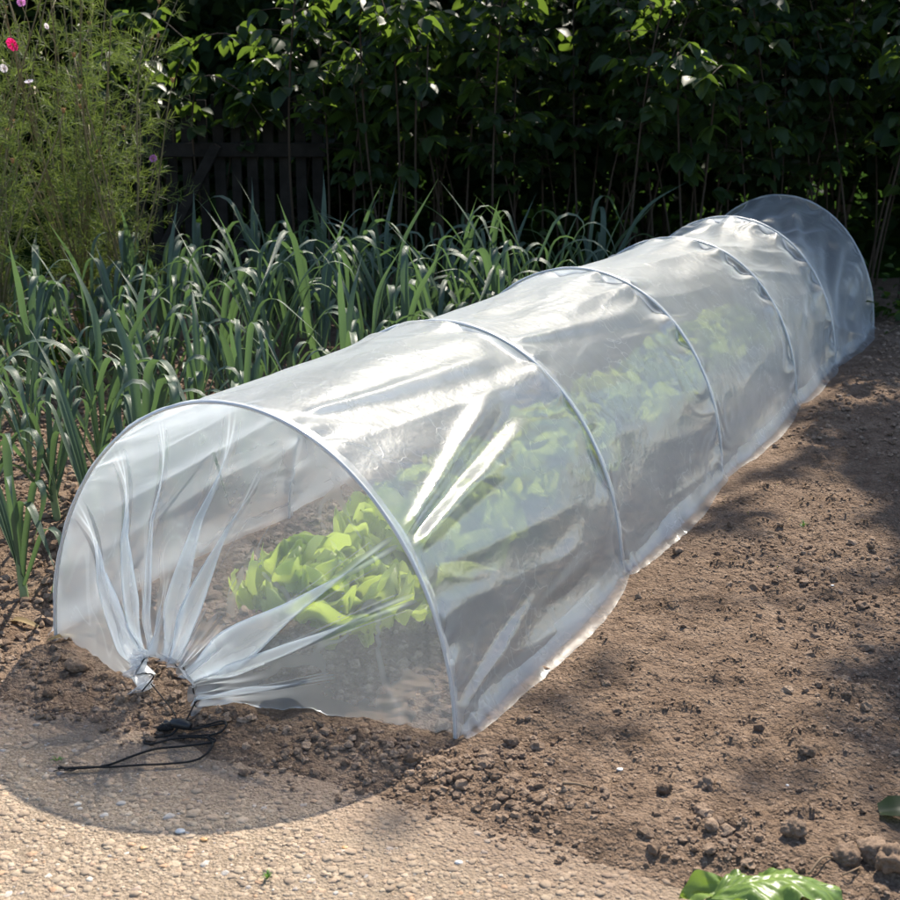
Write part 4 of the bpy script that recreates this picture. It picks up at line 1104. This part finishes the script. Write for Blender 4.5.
def pebble(px, py, s, mat, lb, zf=.5):
    g = gp(px, py, .004); v, f = ICO2; n = 1 + .12 * fbm(v[:, 0] * 2 + px, v[:, 1] * 2 + v[:, 2], 2, px)
    s = s * .78; w = v * n[:, None] * s * V(1.2, 1, zf); mb = MB(); mb.add(w, None, f)
    z = max(.001, float(soil_h(g[0], g[1])))
    tag(link('pebble', mb.mesh('pebble'), mat, None, (g[0], g[1], z + s * zf * .4)), lb, 'pebble', 'single stones on path and soil')
pebble(180, 830, .0075, M['white'], 'white quartz pebble on the edge of the arched shadow')
pebble(204, 838, .0055, M['orange'], 'orange pebble right of the white quartz pebble')
pebble(143, 846, .0045, M['orange'], 'tiny orange pebble left below the white quartz pebble', .4)
pebble(459, 861, .006, M['white'], 'larger white pebble in the path near the bottom centre')
pebble(345, 846, .005, M['orange'], 'orange pebble in the path below the soil edge', .4)
pebble(620, 769, .0055, M['white'], 'pale stone on the bare soil above the path', .4)
pebble(787, 790, .003, M['white'], 'tiny white stone on the dark crumbly soil')
pebble(832, 590, .004, M['white'], 'small white stone on the raked soil near the right edge')
def sprout(px, py, s, lb, seed):
    g = gp(px, py, .004); r = np.random.default_rng(seed); n = 12
    root = tag(empty('seedling', (g[0], g[1], max(.002, float(soil_h(g[0], g[1]))))), lb, 'seedling', 'tiny seedlings on path and soil')
    mb = MB()
    for k in range(n):
        v, q, uv = strap_leaf(s * r.uniform(.6, 1.2), s * .07, r.uniform(.4, 1.4), .8, .5, int(r.integers(1e5)), .2, 8, 3); mb.add(place(v, r.uniform(0, 6.3)), q, None, r.random(), uv)
    link('foliage', mb.mesh('foliage'), M['grass'], root)
sprout(267, 878, .015, 'tiny green sprout in the path near the bottom left', 1); sprout(57, 760, .014, 'tiny moss tuft beside the drawstring tail', 2); sprout(803, 530, .018, 'small weed seedling on the raked soil', 3)

# ------------------------------------------------------------------ light, sky, camera
w = bpy.data.worlds.new('World'); sc.world = w; w.use_nodes = True; nt = w.node_tree; nt.nodes.clear()
sky = nt.nodes.new('ShaderNodeTexSky'); sky.sky_type = 'NISHITA'; sky.sun_disc = False
el = math.atan2(1, math.hypot(.36, .82)); sky.sun_elevation = el; sky.sun_rotation = math.atan2(.36, .82); sky.air_density = 1.0; sky.dust_density = 1.0
bg = nt.nodes.new('ShaderNodeBackground'); bg.inputs[1].default_value = .135; wo = nt.nodes.new('ShaderNodeOutputWorld')
nt.links.new(sky.outputs[0], bg.inputs[0]); nt.links.new(bg.outputs[0], wo.inputs[0])
sl = bpy.data.lights.new('sun', 'SUN'); sl.energy = 5.0; sl.angle = math.radians(.53); sl.color = (1, .92, .79)
so = bpy.data.objects.new('sun', sl); COL.objects.link(so); so.rotation_euler = Vector((-.36, -.82, -1)).to_track_quat('-Z', 'Y').to_euler()

cd = bpy.data.cameras.new('camera'); cam = bpy.data.objects.new('camera', cd); COL.objects.link(cam)
cam.location = (0, 0, CAMH); cam.rotation_euler = (PI / 2 - PIT, 0, 0)
cd.sensor_width = 36; cd.lens = 1304 / 900 * 36; cd.clip_start = .05; cd.clip_end = 400
cd.dof.use_dof = True; cd.dof.focus_distance = 2.6; cd.dof.aperture_fstop = 11
sc.camera = cam
sc.render.engine = 'CYCLES'
cy = sc.cycles
cy.max_bounces = 10; cy.diffuse_bounces = 3; cy.glossy_bounces = 3; cy.transmission_bounces = 8; cy.transparent_max_bounces = 40
cy.sample_clamp_indirect = 8.0; cy.caustics_refractive = True; cy.caustics_reflective = False; cy.use_denoising = True
try: cy.denoiser = 'OPENIMAGEDENOISE'
except Exception: pass
vs = sc.view_settings; vs.view_transform = 'Standard'; vs.look = 'None'; vs.gamma = 1; vs.use_curve_mapping = False; vs.exposure = .95
sc.display_settings.display_device = 'sRGB'
